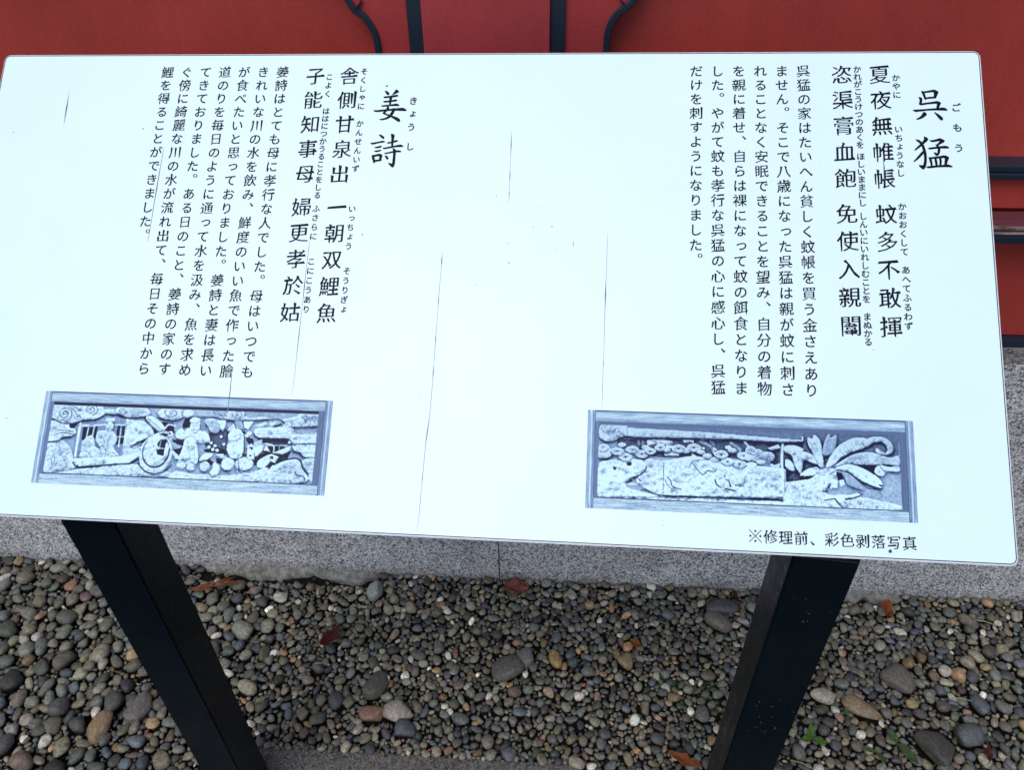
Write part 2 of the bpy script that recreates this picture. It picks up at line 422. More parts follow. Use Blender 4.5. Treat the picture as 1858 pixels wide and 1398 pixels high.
PRINT1 = [
('F',(0.6,0.0,0.02),[(25,113),(950,10),(975,823),(23,935)]),
('F',(0.5,0.05,0.02),[(128,330),(299,273),(307,684),(137,715)]),
('F',(0.09,0.0,0.01),[(153,381),(204,371),(202,501),(153,525)]),
('F',(0.12,0.0,0.01),[(271,358),(302,350),(300,543),(275,564)]),
('L',(14,0.95),[(171,379),(169,514)]),
('L',(14,0.95),[(191,377),(189,503)]),
('L',(16,0.9),[(285,356),(286,580)]),
('L',(10,0.95),[(273,475),(302,467)]),
('L',(30,0.95),[(140,337),(140,715)]),
('L',(30,0.95),[(303,282),(307,684)]),
('L',(22,0.92),[(150,368),(229,345)]),
('L',(18,0.92),[(264,345),(303,336)]),
('F',(0.86,0.12,0.02),[(305,282),(361,293),(393,370),(407,431),(351,519),(327,575),(367,561),(373,623),(315,683),(307,684)]),
('L',(9,0.09),[(327,575),(342,587),(367,552)]),
('F',(0.83,0.12,0.05),[(35,567),(80,525),(120,619),(138,742),(153,811),(98,872),(41,888),(35,711)]),
('L',(8,0.4),[(77,589),(88,677),(106,746),(119,816)]),
('L',(8,0.45),[(57,645),(71,751),(59,841)]),
('L',(7,0.45),[(39,755),(56,744),(62,788)]),
('F',(0.84,0.14,0.03),[(33,332),(100,342),(123,403),(129,456),(113,490),(85,507),(72,544),(33,558)]),
('L',(8,0.3),[(53,457),(75,427),(122,439)]),
('L',(8,0.3),[(54,484),(82,453),(124,466)]),
('L',(12,0.09),[(33,558),(72,546),(88,507),(119,494)]),
('F',(0.09,0,0.01),[(102,351),(117,342),(130,357),(120,403),(104,396)]),
('F',(0.84,0.1,0.03),[(157,650),(157,543),(182,468),(196,502),(206,590),(231,623),(232,703),(160,712)]),
('F',(0.84,0.14,0.03),[(207,429),(232,408),(262,422),(277,501),(271,600),(292,678),(235,711),(224,606),(203,519)]),
('L',(7,0.35),[(217,464),(235,533),(221,589)]),
('L',(7,0.35),[(252,459),(245,550),(243,693)]),
('L',(7,0.4),[(157,650),(179,639),(194,699)]),
('L',(7,0.4),[(248,674),(267,645),(289,678)]),
('L',(7,0.4),[(199,573),(222,615),(235,711)]),
('E',(14,57,0.88,0.14,0.04),[(245,370)]),
('F',(0.88,0.16,0.02),[(226,282),(259,271),(260,314),(231,318)]),
('L',(7,0.4),[(238,407),(247,424),(256,409)]),
('F',(0.93,0.18,0.02),[(132,734),(159,810),(330,752),(361,682),(372,614),(306,676),(149,721)]),
('L',(15,0.09),[(135,765),(159,817),(240,795),(330,759),(364,684)]),
('F',(0.84,0.1,0.05),[(41,897),(166,831),(365,756),(516,833),(947,818),(948,835),(71,906)]),
('F',(0.82,0.2,0.04),[(30,149),(83,130),(192,127),(218,183),(221,237),(191,295),(154,309),(117,345),(76,350),(35,295)]),
('L',(10,0.09),[(35,300),(54,320),(77,352),(118,349),(154,313),(192,300),(221,244),(259,235),(287,266),(342,261),(381,223)]),
('S',(28,77,9,0.25,2.2),[(80,244)]),
('S',(25,64,9,0.25,2.2),[(171,188)]),
('S',(13,36,7,0.35,1.5),[(129,275)]),
('L',(8,0.3),[(87,152),(110,204),(124,248)]),
('L',(8,0.3),[(98,151),(121,185)]),
('F',(0.8,0.18,0.03),[(218,183),(253,179),(281,139),(354,140),(380,219),(341,255),(301,262),(270,231),(223,232)]),
('S',(24,50,8,0.3,1.6),[(277,194)]),
('L',(7,0.35),[(208,148),(237,153),(266,141)]),
('L',(7,0.35),[(313,208),(342,196),(374,201)]),
('E',(49,72,0.83,0.2,0.05),[(455,201)]),
('S',(27,54,9,0.25,1.6),[(455,192)]),
('L',(9,0.09),[(405,252),(432,276),(470,276),(497,232)]),
('F',(0.09,0,0.01),[(392,352),(430,294),(465,299),(474,405),(437,459),(405,441)]),
('F',(0.9,0.1,0.03),[(366,252),(387,236),(419,295),(439,365),(418,399),(389,335)]),
('L',(6,0.4),[(374,265),(422,367)]),
('L',(24,0.93),[(405,441),(435,401),(465,424)]),
('L',(18,0.93),[(434,383),(449,319),(472,334)]),
('E',(9,27,0.93,0.05,0.02),[(459,416)]),
('E',(4,12,0.09,0,0.01),[(457,416)]),
('F',(0.08,0,0.01),[(348,519),(381,488),(414,457),(427,474),(386,537)]),
('F',(0.08,0,0.01),[(467,477),(501,487),(503,522),(474,512)]),
('F',(0.9,0.1,0.02),[(466,593),(490,608),(505,570),(510,693),(488,687)]),
('F',(0.09,0,0.01),[(473,583),(502,566),(491,634)]),
('E',(57,211,0.9,0.16,0.04),[(418,643)]),
('E',(48,175,0.3,0.0,0.01),[(418,617)]),
('E',(44,167,0.93,0.14,0.05),[(417,608)]),
('F',(0.09,0,0.01),[(418,546),(427,482),(453,484),(447,542),(446,658),(423,643),(418,599),(431,580)]),
('L',(10,0.9),[(430,491),(428,562)]),
('L',(10,0.9),[(420,577),(443,578)]),
('L',(13,0.09),[(361,748),(391,832),(426,847),(456,823),(476,751)]),
('L',(18,0.95),[(461,469),(460,576)]),
('F',(0.66,0.05,0.03),[(486,152),(596,139),(625,215),(489,235)]),
('L',(10,0.09),[(516,232),(596,229),(626,242)]),
('F',(0.09,0,0.01),[(502,248),(526,226),(524,338),(501,359),(496,323)]),
('F',(0.09,0,0.01),[(561,241),(576,248),(583,331),(566,351)]),
('E',(18,46,0.84,0.15,0.05),[(511,191)]),
('F',(0.25,0,0.01),[(591,394),(616,364),(654,341),(673,375),(658,451),(657,570),(604,576),(582,533)]),
('F',(0.06,0,0.01),[(482,472),(509,487),(511,542),(484,527)]),
('F',(0.06,0,0.01),[(487,591),(506,552),(506,616),(495,654)]),
('F',(0.06,0,0.01),[(580,570),(632,545),(660,569),(659,620),(617,602),(585,602)]),
('F',(0.88,0.1,0.03),[(479,399),(495,360),(512,413),(509,478),(481,459)]),
('F',(0.92,0.16,0.05),[(508,386),(524,347),(542,400),(560,361),(588,404),(597,495),(557,504),(557,546),(566,682),(552,747),(503,699),(508,543),(510,469)]),
('E',(22,44,0.92,0.1,0.04),[(532,480)]),
('L',(7,0.3),[(511,469),(522,440),(540,438),(555,500)]),
('L',(6,0.4),[(517,546),(547,547)]),
('L',(7,0.35),[(524,347),(543,402),(559,361)]),
('L',(6,0.5),[(531,577),(538,685)]),
('L',(6,0.5),[(548,574),(554,683)]),
('E',(18,77,0.9,0.16,0.04),[(541,322)]),
('E',(18,38,0.86,0.18,0.03),[(538,267)]),
('E',(11,65,0.5,0.05,0.02),[(567,314)]),
('L',(6,0.35),[(533,318),(538,322)]),
('L',(6,0.35),[(545,317),(550,321)]),
('L',(5,0.4),[(539,364),(547,363)]),
('F',(0.74,0.12,0.03),[(572,258),(603,240),(626,307),(622,386),(599,384),(586,331)]),
('L',(5,0.4),[(577,276),(615,327)]),
('L',(5,0.4),[(585,312),(619,354)]),
('L',(5,0.4),[(586,261),(620,299)]),
('F',(0.93,0.12,0.02),[(615,258),(644,249),(644,323),(637,375),(625,326)]),
('F',(0.85,0.1,0.02),[(652,359),(672,283),(680,338),(667,376)]),
('F',(0.66,0.12,0.02),[(668,210),(693,207),(708,339),(684,346)]),
('L',(5,0.3),[(676,227),(700,326)]),
('L',(5,0.3),[(678,273),(692,327)]),
('L',(5,0.3),[(687,217),(679,301)]),
('F',(0.97,0.1,0.02),[(703,247),(740,247),(732,295),(724,341),(709,325)]),
('F',(0.9,0.16,0.05),[(659,386),(683,337),(703,358),(711,426),(715,480),(714,617),(695,660),(671,645),(659,579),(660,487)]),
('L',(7,0.3),[(658,460),(682,466),(699,436)]),
('L',(10,0.09),[(714,425),(718,589)]),
('L',(12,0.09),[(659,579),(672,648),(696,665),(713,635)]),
('F',(0.09,0,0.01),[(699,358),(713,361),(720,388),(709,389)]),
('F',(0.09,0,0.01),[(719,425),(742,431),(754,512),(737,514),(720,461)]),
('F',(0.09,0,0.01),[(711,599),(728,597),(729,620),(715,630)]),
('E',(8,23,0.9,0.06,0.02),[(729,378)]),
('E',(6,20,0.9,0.06,0.02),[(721,406)]),
('F',(0.12,0,0.01),[(752,621),(786,580),(771,564),(800,506),(847,500),(877,542),(866,642),(848,699),(818,752),(793,720),(767,714),(753,716)]),
('F',(0.14,0,0.01),[(754,439),(859,435),(872,479),(820,494),(773,473)]),
('F',(0.72,0.06,0.02),[(747,476),(775,436),(774,509),(769,601),(753,639)]),
('F',(0.9,0.14,0.02),[(727,520),(739,486),(753,526),(755,657),(730,660)]),
('F',(0.09,0,0.01),[(734,528),(749,526),(744,559)]),
('E',(3,8,0.2,0,0.01),[(741,618)]),
('F',(0.93,0.14,0.02),[(749,531),(780,499),(779,563),(764,620),(757,620)]),
('E',(5,16,0.94,0.06,0.02),[(603,499)]),
('E',(6,16,0.94,0.06,0.02),[(617,529)]),
('E',(6,17,0.94,0.06,0.02),[(611,566)]),
('E',(6,16,0.94,0.06,0.02),[(626,574)]),
('E',(5,14,0.94,0.06,0.02),[(634,426)]),
('E',(5,14,0.94,0.06,0.02),[(646,507)]),
('E',(6,16,0.94,0.06,0.02),[(597,541)]),
('F',(0.95,0.12,0.03),[(569,686),(585,615),(612,616),(605,658),(585,693)]),
('F',(0.85,0.1,0.02),[(621,620),(647,607),(663,651),(645,653)]),
('F',(0.09,0,0.01),[(625,656),(650,662),(647,725),(630,710)]),
('F',(0.1,0,0.01),[(577,707),(602,668),(621,702),(611,739),(595,714)]),
('E',(23,67,0.86,0.12,0.05),[(668,714)]),
('E',(31,68,0.87,0.12,0.05),[(723,706)]),
('E',(17,54,0.87,0.1,0.04),[(591,751)]),
('E',(17,50,0.88,0.1,0.04),[(511,734)]),
('E',(15,45,0.88,0.1,0.04),[(544,757)]),
('F',(0.86,0.1,0.06),[(496,809),(610,857),(758,783),(797,733),(823,908),(501,917)]),
('F',(0.95,0.14,0.03),[(621,702),(640,744),(640,817),(624,855),(610,821),(618,766)]),
('L',(8,0.2),[(610,821),(621,860),(635,844)]),
('L',(8,0.3),[(693,665),(693,755),(703,831)]),
('L',(14,0.09),[(706,736),(708,772)]),
('L',(8,0.25),[(702,664),(708,771),(725,823),(745,825)]),
('L',(7,0.35),[(651,793),(663,796),(678,825)]),
('L',(9,0.09),[(728,908),(757,900),(784,869)]),
('F',(0.95,0.12,0.03),[(768,728),(770,664),(804,596),(816,613),(802,705),(783,741)]),
('F',(0.95,0.1,0.02),[(809,587),(836,615),(827,684),(809,663)]),
('F',(0.09,0,0.01),[(807,614),(819,617),(818,644),(810,641)]),
('F',(0.93,0.1,0.02),[(817,576),(837,547),(873,497),(876,542),(847,591)]),
('F',(0.85,0.1,0.02),[(792,507),(782,554),(806,569)]),
('L',(14,0.95),[(788,480),(815,504),(817,576)]),
('L',(8,0.9),[(835,511),(835,547)]),
('F',(0.74,0.14,0.03),[(625,215),(760,199),(820,224),(877,185),(904,136),(959,130),(962,267),(869,301),(840,300),(844,254),(820,224),(738,243),(662,258)]),
('L',(12,0.09),[(703,247),(738,243),(820,220),(841,254)]),
('F',(0.8,0.1,0.02),[(740,294),(788,242),(787,288),(759,319)]),
('F',(0.93,0.1,0.02),[(791,251),(818,248),(805,295),(796,296)]),
('F',(0.09,0,0.01),[(802,300),(833,260),(836,280),(817,307)]),
('E',(31,64,0.78,0.2,0.04),[(674,186)]),
('S',(20,51,8,0.25,1.5),[(682,180)]),
('L',(9,0.25),[(596,139),(603,180),(628,200)]),
('L',(8,0.3),[(716,204),(746,201),(757,144)]),
('L',(9,0.2),[(625,205),(644,240),(668,251)]),
('F',(0.87,0.18,0.04),[(744,357),(759,319),(857,302),(875,314),(886,363),(967,362),(968,467),(869,479),(859,426),(763,424)]),
('L',(8,0.25),[(869,306),(872,342),(886,366),(964,363)]),
('L',(8,0.3),[(892,303),(924,281),(930,216),(911,172)]),
('L',(6,0.5),[(767,382),(860,366)]),
('L',(6,0.45),[(760,356),(783,348)]),
('S',(13,41,7,0.4,1.6),[(953,213)]),
('S',(23,55,7,0.5,1.3),[(853,262)]),
('F',(0.88,0.16,0.04),[(874,489),(968,468),(971,611),(923,613),(904,567),(883,554)]),
('L',(6,0.4),[(907,565),(947,558)]),
('L',(12,0.09),[(745,385),(763,427),(862,430),(874,488),(886,550),(907,569),(923,613),(970,609)]),
('L',(8,0.1),[(872,479),(967,467)]),
('F',(0.8,0.08,0.03),[(920,635),(970,620),(978,878),(945,865),(942,776),(920,707)]),
('F',(0.82,0.14,0.06),[(817,721),(866,647),(904,647),(925,760),(940,812),(928,876),(791,895),(810,767)]),
('L',(16,0.09),[(866,642),(891,623),(911,650),(921,725),(939,781)]),
('L',(12,0.15),[(896,764),(903,799),(926,814),(930,849)]),
('S',(14,36,6,0.45,1.5),[(882,685)]),
('E',(9,16,0.95,0.05,0.02),[(825,720)]),
('E',(6,15,0.95,0.05,0.02),[(844,753)]),
('E',(5,13,0.95,0.05,0.02),[(859,778)]),
('L',(6,0.3),[(824,765),(839,772)]),
]
PRINT2 = [
('F',(0.62,0.0,0.02),[(28,89),(972,-22),(958,929),(35,901)]),
('F',(0.38,0.0,0.02),[(28,89),(355,88),(943,92),(941,230),(29,259)]),
('F',(0.22,0,0.01),[(95,289),(513,265),(620,270),(619,400),(356,471),(185,456),(95,355)]),
('F',(1.0,0,0.01),[(187,292),(236,276),(267,296),(266,319),(242,318),(230,310),(190,343)]),
('F',(1.0,0,0.01),[(242,402),(288,401),(288,438),(242,439)]),
('F',(1.0,0,0.01),[(300,268),(333,260),(333,306),(321,289),(302,301)]),
('F',(1.0,0,0.01),[(390,364),(407,372),(395,336)]),
('F',(1.0,0,0.01),[(327,410),(344,435),(329,437)]),
('F',(1.0,0,0.01),[(429,322),(446,311),(452,357),(432,350)]),
('F',(1.0,0,0.01),[(353,351),(367,339),(367,367)]),
('F',(1.0,0,0.01),[(247,336),(270,338),(270,366),(248,364)]),
('L',(22,0.5),[(173,280),(176,345)]),
('L',(22,0.55),[(161,281),(163,337)]),
('L',(20,0.85),[(207,285),(227,329),(264,315)]),
('L',(22,0.8),[(353,285),(384,328),(395,392)]),
('L',(20,0.85),[(384,272),(395,308)]),
('L',(24,0.8),[(446,283),(474,344),(469,401)]),
('L',(22,0.85),[(489,268),(505,331)]),
('F',(0.85,0.2,0.04),[(40,163),(73,145),(123,158),(123,257),(100,279),(89,309),(63,326),(40,287)]),
('E',(25,47,0.8,0.12,0.04),[(65,184)]),
('L',(9,0.15),[(40,296),(60,326),(86,318),(103,277),(125,257)]),
('L',(8,0.3),[(43,191),(57,232),(80,230),(90,186)]),
('E',(17,40,0.86,0.16,0.04),[(54,388)]),
('E',(27,66,0.8,0.1,0.04),[(53,435)]),
('L',(8,0.15),[(41,426),(55,430),(70,396)]),
('L',(9,0.09),[(40,503),(65,495),(87,464)]),
('L',(8,0.09),[(40,523),(68,508),(85,483)]),
('F',(0.86,0.22,0.03),[(125,151),(370,157),(664,196),(665,283),(513,256),(327,260),(126,266)]),
('F',(0.42,0.0,0.01),[(126,145),(370,148),(663,182),(664,235),(370,190),(126,172)]),
('L',(6,0.6),[(126,262),(327,253),(513,250),(665,280)]),
('L',(9,0.1),[(126,273),(327,266),(513,263),(667,290)]),
('L',(5,0.3),[(125,151),(126,266)]),
('L',(5,0.4),[(334,194),(329,232),(330,255)]),
('F',(0.93,0.12,0.05),[(41,559),(79,516),(134,500),(171,495),(188,558),(169,634),(141,703),(130,778),(224,843),(241,845),(43,891)]),
('F',(0.86,0.1,0.03),[(185,493),(239,495),(327,437),(384,458),(512,542),(660,613),(658,803),(342,839),(241,845),(169,754),(158,682)]),
('F',(0.9,0.14,0.02),[(242,504),(327,447),(412,500),(635,526),(642,761),(645,805),(342,839),(243,840)]),
('F',(0.9,0.14,0.04),[(42,549),(79,507),(99,541),(88,617),(82,562),(54,562)]),
('E',(42,74,0.93,0.16,0.05),[(145,563)]),
('L',(12,0.1),[(188,558),(183,605),(166,653),(146,684)]),
('F',(0.09,0,0.01),[(84,571),(95,589),(90,612),(84,599)]),
('F',(0.09,0,0.01),[(125,529),(141,517),(141,555),(127,561)]),
('E',(8,23,0.8,0.1,0.02),[(92,528)]),
('E',(8,22,0.8,0.1,0.02),[(111,540)]),
('N',(0.35,),[(169,644),(203,639),(203,703),(169,717)]),
('N',(0.3,),[(245,485),(299,478),(288,719),(260,668)]),
('N',(0.25,),[(412,556),(512,579),(512,652),(440,643)]),
('L',(9,0.15),[(121,733),(135,685),(158,673),(169,708)]),
('F',(0.12,0,0.01),[(124,733),(140,684),(146,711),(129,741)]),
('L',(16,0.95),[(124,742),(164,746),(192,769),(215,812)]),
('L',(10,0.1),[(172,799),(184,793),(204,822),(229,846)]),
('L',(6,0.4),[(113,817),(121,830)]),
('L',(6,0.4),[(138,818),(146,831)]),
('L',(8,0.2),[(241,514),(240,615)]),
('L',(7,0.45),[(241,615),(240,790)]),
('L',(9,0.15),[(253,660),(263,695),(269,749),(295,773)]),
('L',(8,0.2),[(246,688),(257,751),(274,785)]),
('L',(9,0.2),[(322,531),(333,483),(361,470),(381,467)]),
('F',(0.94,0.1,0.02),[(333,511),(356,471),(384,476),(406,538),(398,576),(364,599),(347,564)]),
('L',(10,0.12),[(333,520),(353,600),(364,617),(376,574),(395,590),(404,557)]),
('L',(14,0.12),[(399,667),(404,712),(418,738)]),
('L',(16,0.2),[(440,662),(446,725)]),
('L',(12,0.12),[(429,750),(445,757),(459,768)]),
('E',(17,46,0.92,0.1,0.03),[(423,691)]),
('E',(3,8,0.1,0,0.01),[(428,627)]),
('L',(16,0.2),[(462,709),(487,710)]),
('L',(12,0.4),[(487,728),(494,772)]),
('F',(0.94,0.14,0.05),[(448,615),(512,597),(566,608),(593,713),(551,774),(496,772),(490,709),(451,697)]),
('L',(13,0.03),[(241,845),(342,842)]),
('L',(6,0.3),[(342,842),(437,842)]),
('L',(15,0.03),[(437,842),(511,839),(642,842)]),
('L',(5,0.4),[(342,844),(353,888)]),
('F',(0.93,0.0,0.01),[(43,882),(241,857),(661,850),(905,857),(905,906),(511,892),(43,891)]),
('L',(9,0.02),[(43,898),(221,902),(511,905),(715,916)]),
('E',(13,27,0.8,0.16,0.03),[(110,353)]),
('E',(14,28,0.78,0.16,0.03),[(185,372)]),
('E',(13,25,0.8,0.16,0.03),[(250,391)]),
('E',(14,28,0.82,0.16,0.03),[(310,384)]),
('E',(13,26,0.8,0.16,0.03),[(356,397)]),
('E',(15,29,0.8,0.16,0.03),[(375,431)]),
('E',(14,28,0.82,0.16,0.03),[(398,465)]),
('E',(14,28,0.78,0.16,0.03),[(452,366)]),
('E',(14,27,0.8,0.16,0.03),[(505,359)]),
('E',(17,33,0.82,0.16,0.03),[(510,506)]),
('E',(14,28,0.8,0.16,0.03),[(550,390)]),
('E',(17,33,0.82,0.16,0.03),[(566,443)]),
('E',(15,30,0.84,0.16,0.03),[(583,496)]),
('L',(6,0.2),[(97,362),(110,381),(122,359)]),
('L',(6,0.2),[(172,381),(185,401),(197,378)]),
('L',(6,0.2),[(239,400),(251,417),(262,397)]),
('L',(6,0.2),[(297,393),(310,413),(323,390)]),
('L',(6,0.2),[(343,406),(356,424),(368,402)]),
('L',(6,0.2),[(362,440),(375,461),(389,437)]),
('L',(6,0.2),[(385,474),(398,494),(411,471)]),
('L',(6,0.2),[(439,375),(452,395),(464,372)]),
('L',(6,0.2),[(495,515),(510,540),(525,511)]),
('L',(6,0.2),[(551,453),(566,477),(581,449)]),
('E',(21,43,0.84,0.14,0.03),[(96,421)]),
('E',(22,45,0.84,0.14,0.03),[(122,473)]),
('E',(21,42,0.84,0.14,0.03),[(143,396)]),
('E',(23,45,0.84,0.14,0.03),[(173,439)]),
('E',(18,36,0.84,0.14,0.03),[(199,407)]),
('E',(18,35,0.84,0.14,0.03),[(230,366)]),
('E',(22,43,0.84,0.14,0.03),[(287,368)]),
('E',(22,43,0.84,0.14,0.03),[(334,353)]),
('E',(22,46,0.84,0.14,0.03),[(418,412)]),
('E',(21,41,0.84,0.14,0.03),[(437,479)]),
('E',(22,44,0.84,0.14,0.03),[(488,417)]),
('E',(22,45,0.84,0.14,0.03),[(474,501)]),
('E',(17,34,0.84,0.14,0.03),[(519,431)]),
('E',(17,34,0.84,0.14,0.03),[(541,465)]),
('L',(9,0.1),[(75,434),(87,464),(105,462),(116,429)]),
('L',(9,0.1),[(101,487),(113,518),(131,516),(143,482)]),
('L',(9,0.1),[(123,410),(135,437),(152,435),(163,405)]),
('L',(9,0.1),[(152,453),(165,483),(183,481),(195,447)]),
('L',(9,0.1),[(182,421),(192,443),(206,441),(216,416)]),
('L',(9,0.1),[(396,426),(409,457),(427,455),(439,420)]),
('L',(9,0.1),[(418,492),(429,519),(446,517),(457,487)]),
('L',(9,0.1),[(467,430),(479,461),(497,459),(509,425)]),
('L',(9,0.1),[(453,515),(465,546),(483,543),(495,510)]),
('L',(5,0.35),[(96,421),(79,418)]),
('L',(5,0.35),[(96,421),(83,401)]),
('L',(5,0.35),[(96,421),(90,391)]),
('L',(5,0.35),[(96,421),(100,390)]),
('L',(5,0.35),[(96,421),(108,398)]),
('L',(5,0.35),[(96,421),(113,413)]),
('L',(5,0.35),[(122,473),(104,470)]),
('L',(5,0.35),[(122,473),(108,453)]),
('L',(5,0.35),[(122,473),(117,443)]),
('L',(5,0.35),[(122,473),(126,441)]),
('L',(5,0.35),[(122,473),(135,449)]),
('L',(5,0.35),[(122,473),(140,465)]),
('L',(5,0.35),[(143,396),(127,393)]),
('L',(5,0.35),[(143,396),(130,377)]),
('L',(5,0.35),[(143,396),(138,367)]),
('L',(5,0.35),[(143,396),(147,366)]),
('L',(5,0.35),[(143,396),(155,374)]),
('L',(5,0.35),[(143,396),(159,388)]),
('L',(5,0.35),[(173,439),(156,436)]),
('L',(5,0.35),[(173,439),(160,419)]),
('L',(5,0.35),[(173,439),(168,408)]),
('L',(5,0.35),[(173,439),(178,406)]),
('L',(5,0.35),[(173,439),(186,415)]),
('L',(5,0.35),[(173,439),(191,430)]),
('L',(5,0.35),[(199,407),(185,405)]),
('L',(5,0.35),[(199,407),(188,392)]),
('L',(5,0.35),[(199,407),(195,383)]),
('L',(5,0.35),[(199,407),(203,382)]),
('L',(5,0.35),[(199,407),(209,388)]),
('L',(5,0.35),[(199,407),(213,401)]),
('L',(5,0.35),[(230,366),(217,364)]),
('L',(5,0.35),[(230,366),(220,351)]),
('L',(5,0.35),[(230,366),(226,342)]),
('L',(5,0.35),[(230,366),(234,341)]),
('L',(5,0.35),[(230,366),(240,348)]),
('L',(5,0.35),[(230,366),(244,360)]),
('L',(5,0.35),[(287,368),(271,365)]),
('L',(5,0.35),[(287,368),(275,349)]),
('L',(5,0.35),[(287,368),(282,339)]),
('L',(5,0.35),[(287,368),(292,337)]),
('L',(5,0.35),[(287,368),(300,345)]),
('L',(5,0.35),[(287,368),(304,360)]),
('L',(5,0.35),[(334,353),(318,350)]),
('L',(5,0.35),[(334,353),(321,334)]),
('L',(5,0.35),[(334,353),(329,323)]),
('L',(5,0.35),[(334,353),(339,322)]),
('L',(5,0.35),[(334,353),(347,330)]),
('L',(5,0.35),[(334,353),(351,345)]),
('L',(5,0.35),[(418,412),(400,409)]),
('L',(5,0.35),[(418,412),(404,392)]),
('L',(5,0.35),[(418,412),(413,381)]),
('L',(5,0.35),[(418,412),(423,379)]),
('L',(5,0.35),[(418,412),(431,388)]),
('L',(5,0.35),[(418,412),(436,403)]),
('L',(5,0.35),[(488,417),(471,414)]),
('L',(5,0.35),[(488,417),(475,397)]),
('L',(5,0.35),[(488,417),(483,386)]),
('L',(5,0.35),[(488,417),(493,385)]),
('L',(5,0.35),[(488,417),(501,393)]),
('L',(5,0.35),[(488,417),(505,408)]),
('E',(4,7,0.35,0,0.01),[(96,421)]),
('E',(4,8,0.35,0,0.01),[(122,473)]),
('E',(4,7,0.35,0,0.01),[(143,396)]),
('E',(4,7,0.35,0,0.01),[(173,439)]),
('E',(4,8,0.35,0,0.01),[(199,407)]),
('E',(4,8,0.35,0,0.01),[(230,366)]),
('E',(4,8,0.35,0,0.01),[(287,368)]),
('E',(4,7,0.35,0,0.01),[(334,353)]),
('E',(4,7,0.35,0,0.01),[(418,412)]),
('E',(4,7,0.35,0,0.01),[(437,479)]),
('E',(4,7,0.35,0,0.01),[(488,417)]),
('E',(4,8,0.35,0,0.01),[(474,501)]),
('F',(0.2,0,0.01),[(552,271),(670,246),(754,416),(696,518),(656,636),(613,660),(614,538),(568,478)]),
('F',(0.34,0,0.01),[(668,151),(956,135),(951,502),(866,551),(754,491),(714,459),(669,313)]),
('F',(0.86,0.12,0.03),[(496,525),(525,512),(596,550),(601,774),(495,808)]),
('N',(0.3,),[(547,556),(596,559),(595,756),(553,706)]),
('E',(16,42,0.8,0.14,0.03),[(508,353)]),
('E',(21,57,0.8,0.14,0.03),[(531,397)]),
('E',(19,50,0.8,0.14,0.03),[(562,412)]),
('E',(14,38,0.8,0.14,0.03),[(502,430)]),
('E',(13,34,0.8,0.14,0.03),[(504,562)]),
('E',(15,37,0.8,0.14,0.03),[(530,559)]),
('L',(6,0.3),[(508,353),(521,351)]),
('L',(6,0.3),[(508,353),(517,377)]),
('L',(6,0.3),[(508,353),(508,389)]),
('L',(6,0.3),[(508,353),(498,380)]),
('L',(6,0.3),[(508,353),(494,354)]),
('L',(6,0.3),[(508,353),(498,328)]),
('L',(6,0.3),[(508,353),(508,316)]),
('L',(6,0.3),[(508,353),(517,325)]),
('L',(6,0.3),[(531,397),(549,395)]),
('L',(6,0.3),[(531,397),(544,431)]),
('L',(6,0.3),[(531,397),(531,447)]),
('L',(6,0.3),[(531,397),(518,434)]),
('L',(6,0.3),[(531,397),(512,400)]),
('L',(6,0.3),[(531,397),(518,364)]),
('L',(6,0.3),[(531,397),(531,347)]),
('L',(6,0.3),[(531,397),(544,360)]),
('L',(6,0.3),[(562,412),(578,410)]),
('L',(6,0.3),[(562,412),(574,441)]),
('L',(6,0.3),[(562,412),(562,456)]),
('L',(6,0.3),[(562,412),(551,444)]),
('L',(6,0.3),[(562,412),(547,414)]),
('L',(6,0.3),[(562,412),(551,383)]),
('L',(6,0.3),[(562,412),(563,369)]),
('L',(6,0.3),[(562,412),(574,380)]),
('F',(0.82,0.12,0.02),[(560,327),(592,285),(600,322),(571,345)]),
('F',(0.8,0.12,0.02),[(568,506),(597,474),(596,522),(576,515)]),
('L',(28,0.97),[(606,269),(602,473),(608,782)]),
('L',(6,0.2),[(613,273),(609,773)]),
('F',(0.9,0.16,0.03),[(612,301),(641,288),(669,323),(666,342),(695,376),(717,468),(697,461),(669,436),(662,541),(656,561),(640,487),(632,394),(612,358)]),
('F',(0.88,0.12,0.03),[(614,434),(631,451),(642,525),(634,545),(614,510)]),
('F',(0.93,0.14,0.03),[(656,579),(679,520),(705,498),(713,534),(690,594),(667,592)]),
('F',(0.03,0,0.01),[(656,598),(696,583),(679,633),(656,636)]),
('F',(0.05,0,0.01),[(613,548),(638,563),(625,602),(614,660)]),
('F',(0.88,0.12,0.05),[(616,688),(656,636),(690,612),(713,534),(742,493),(767,536),(746,661),(734,755),(807,763),(946,836),(945,895),(750,910),(614,902)]),
('N',(0.3,),[(621,659),(696,630),(717,739),(638,787)]),
('N',(0.3,),[(609,792),(695,761),(750,864),(637,880)]),
('N',(0.4,),[(801,801),(892,715),(935,837),(834,898)]),
('F',(0.86,0.2,0.03),[(682,207),(696,214),(701,174),(716,212),(723,287),(726,382),(728,495),(714,487),(698,376),(684,283)]),
('F',(0.66,0.2,0.03),[(747,158),(753,198),(767,168),(770,205),(765,301),(752,369),(726,372),(733,238)]),
('F',(0.9,0.2,0.03),[(735,494),(749,379),(773,281),(807,210),(830,188),(859,194),(847,243),(855,280),(818,332),(783,393),(756,481)]),
('F',(0.82,0.2,0.03),[(847,234),(870,183),(899,170),(927,205),(938,279),(930,336),(905,354),(886,323),(889,285),(911,330),(920,291),(909,235),(881,234),(858,280)]),
('S',(15,42,8,0.25,1.3),[(903,312)]),
('F',(0.78,0.16,0.03),[(756,491),(785,421),(817,360),(849,333),(880,334),(924,375),(953,352),(951,456),(918,446),(853,459),(796,457)]),
('F',(0.1,0,0.01),[(830,472),(887,450),(877,549),(863,514)]),
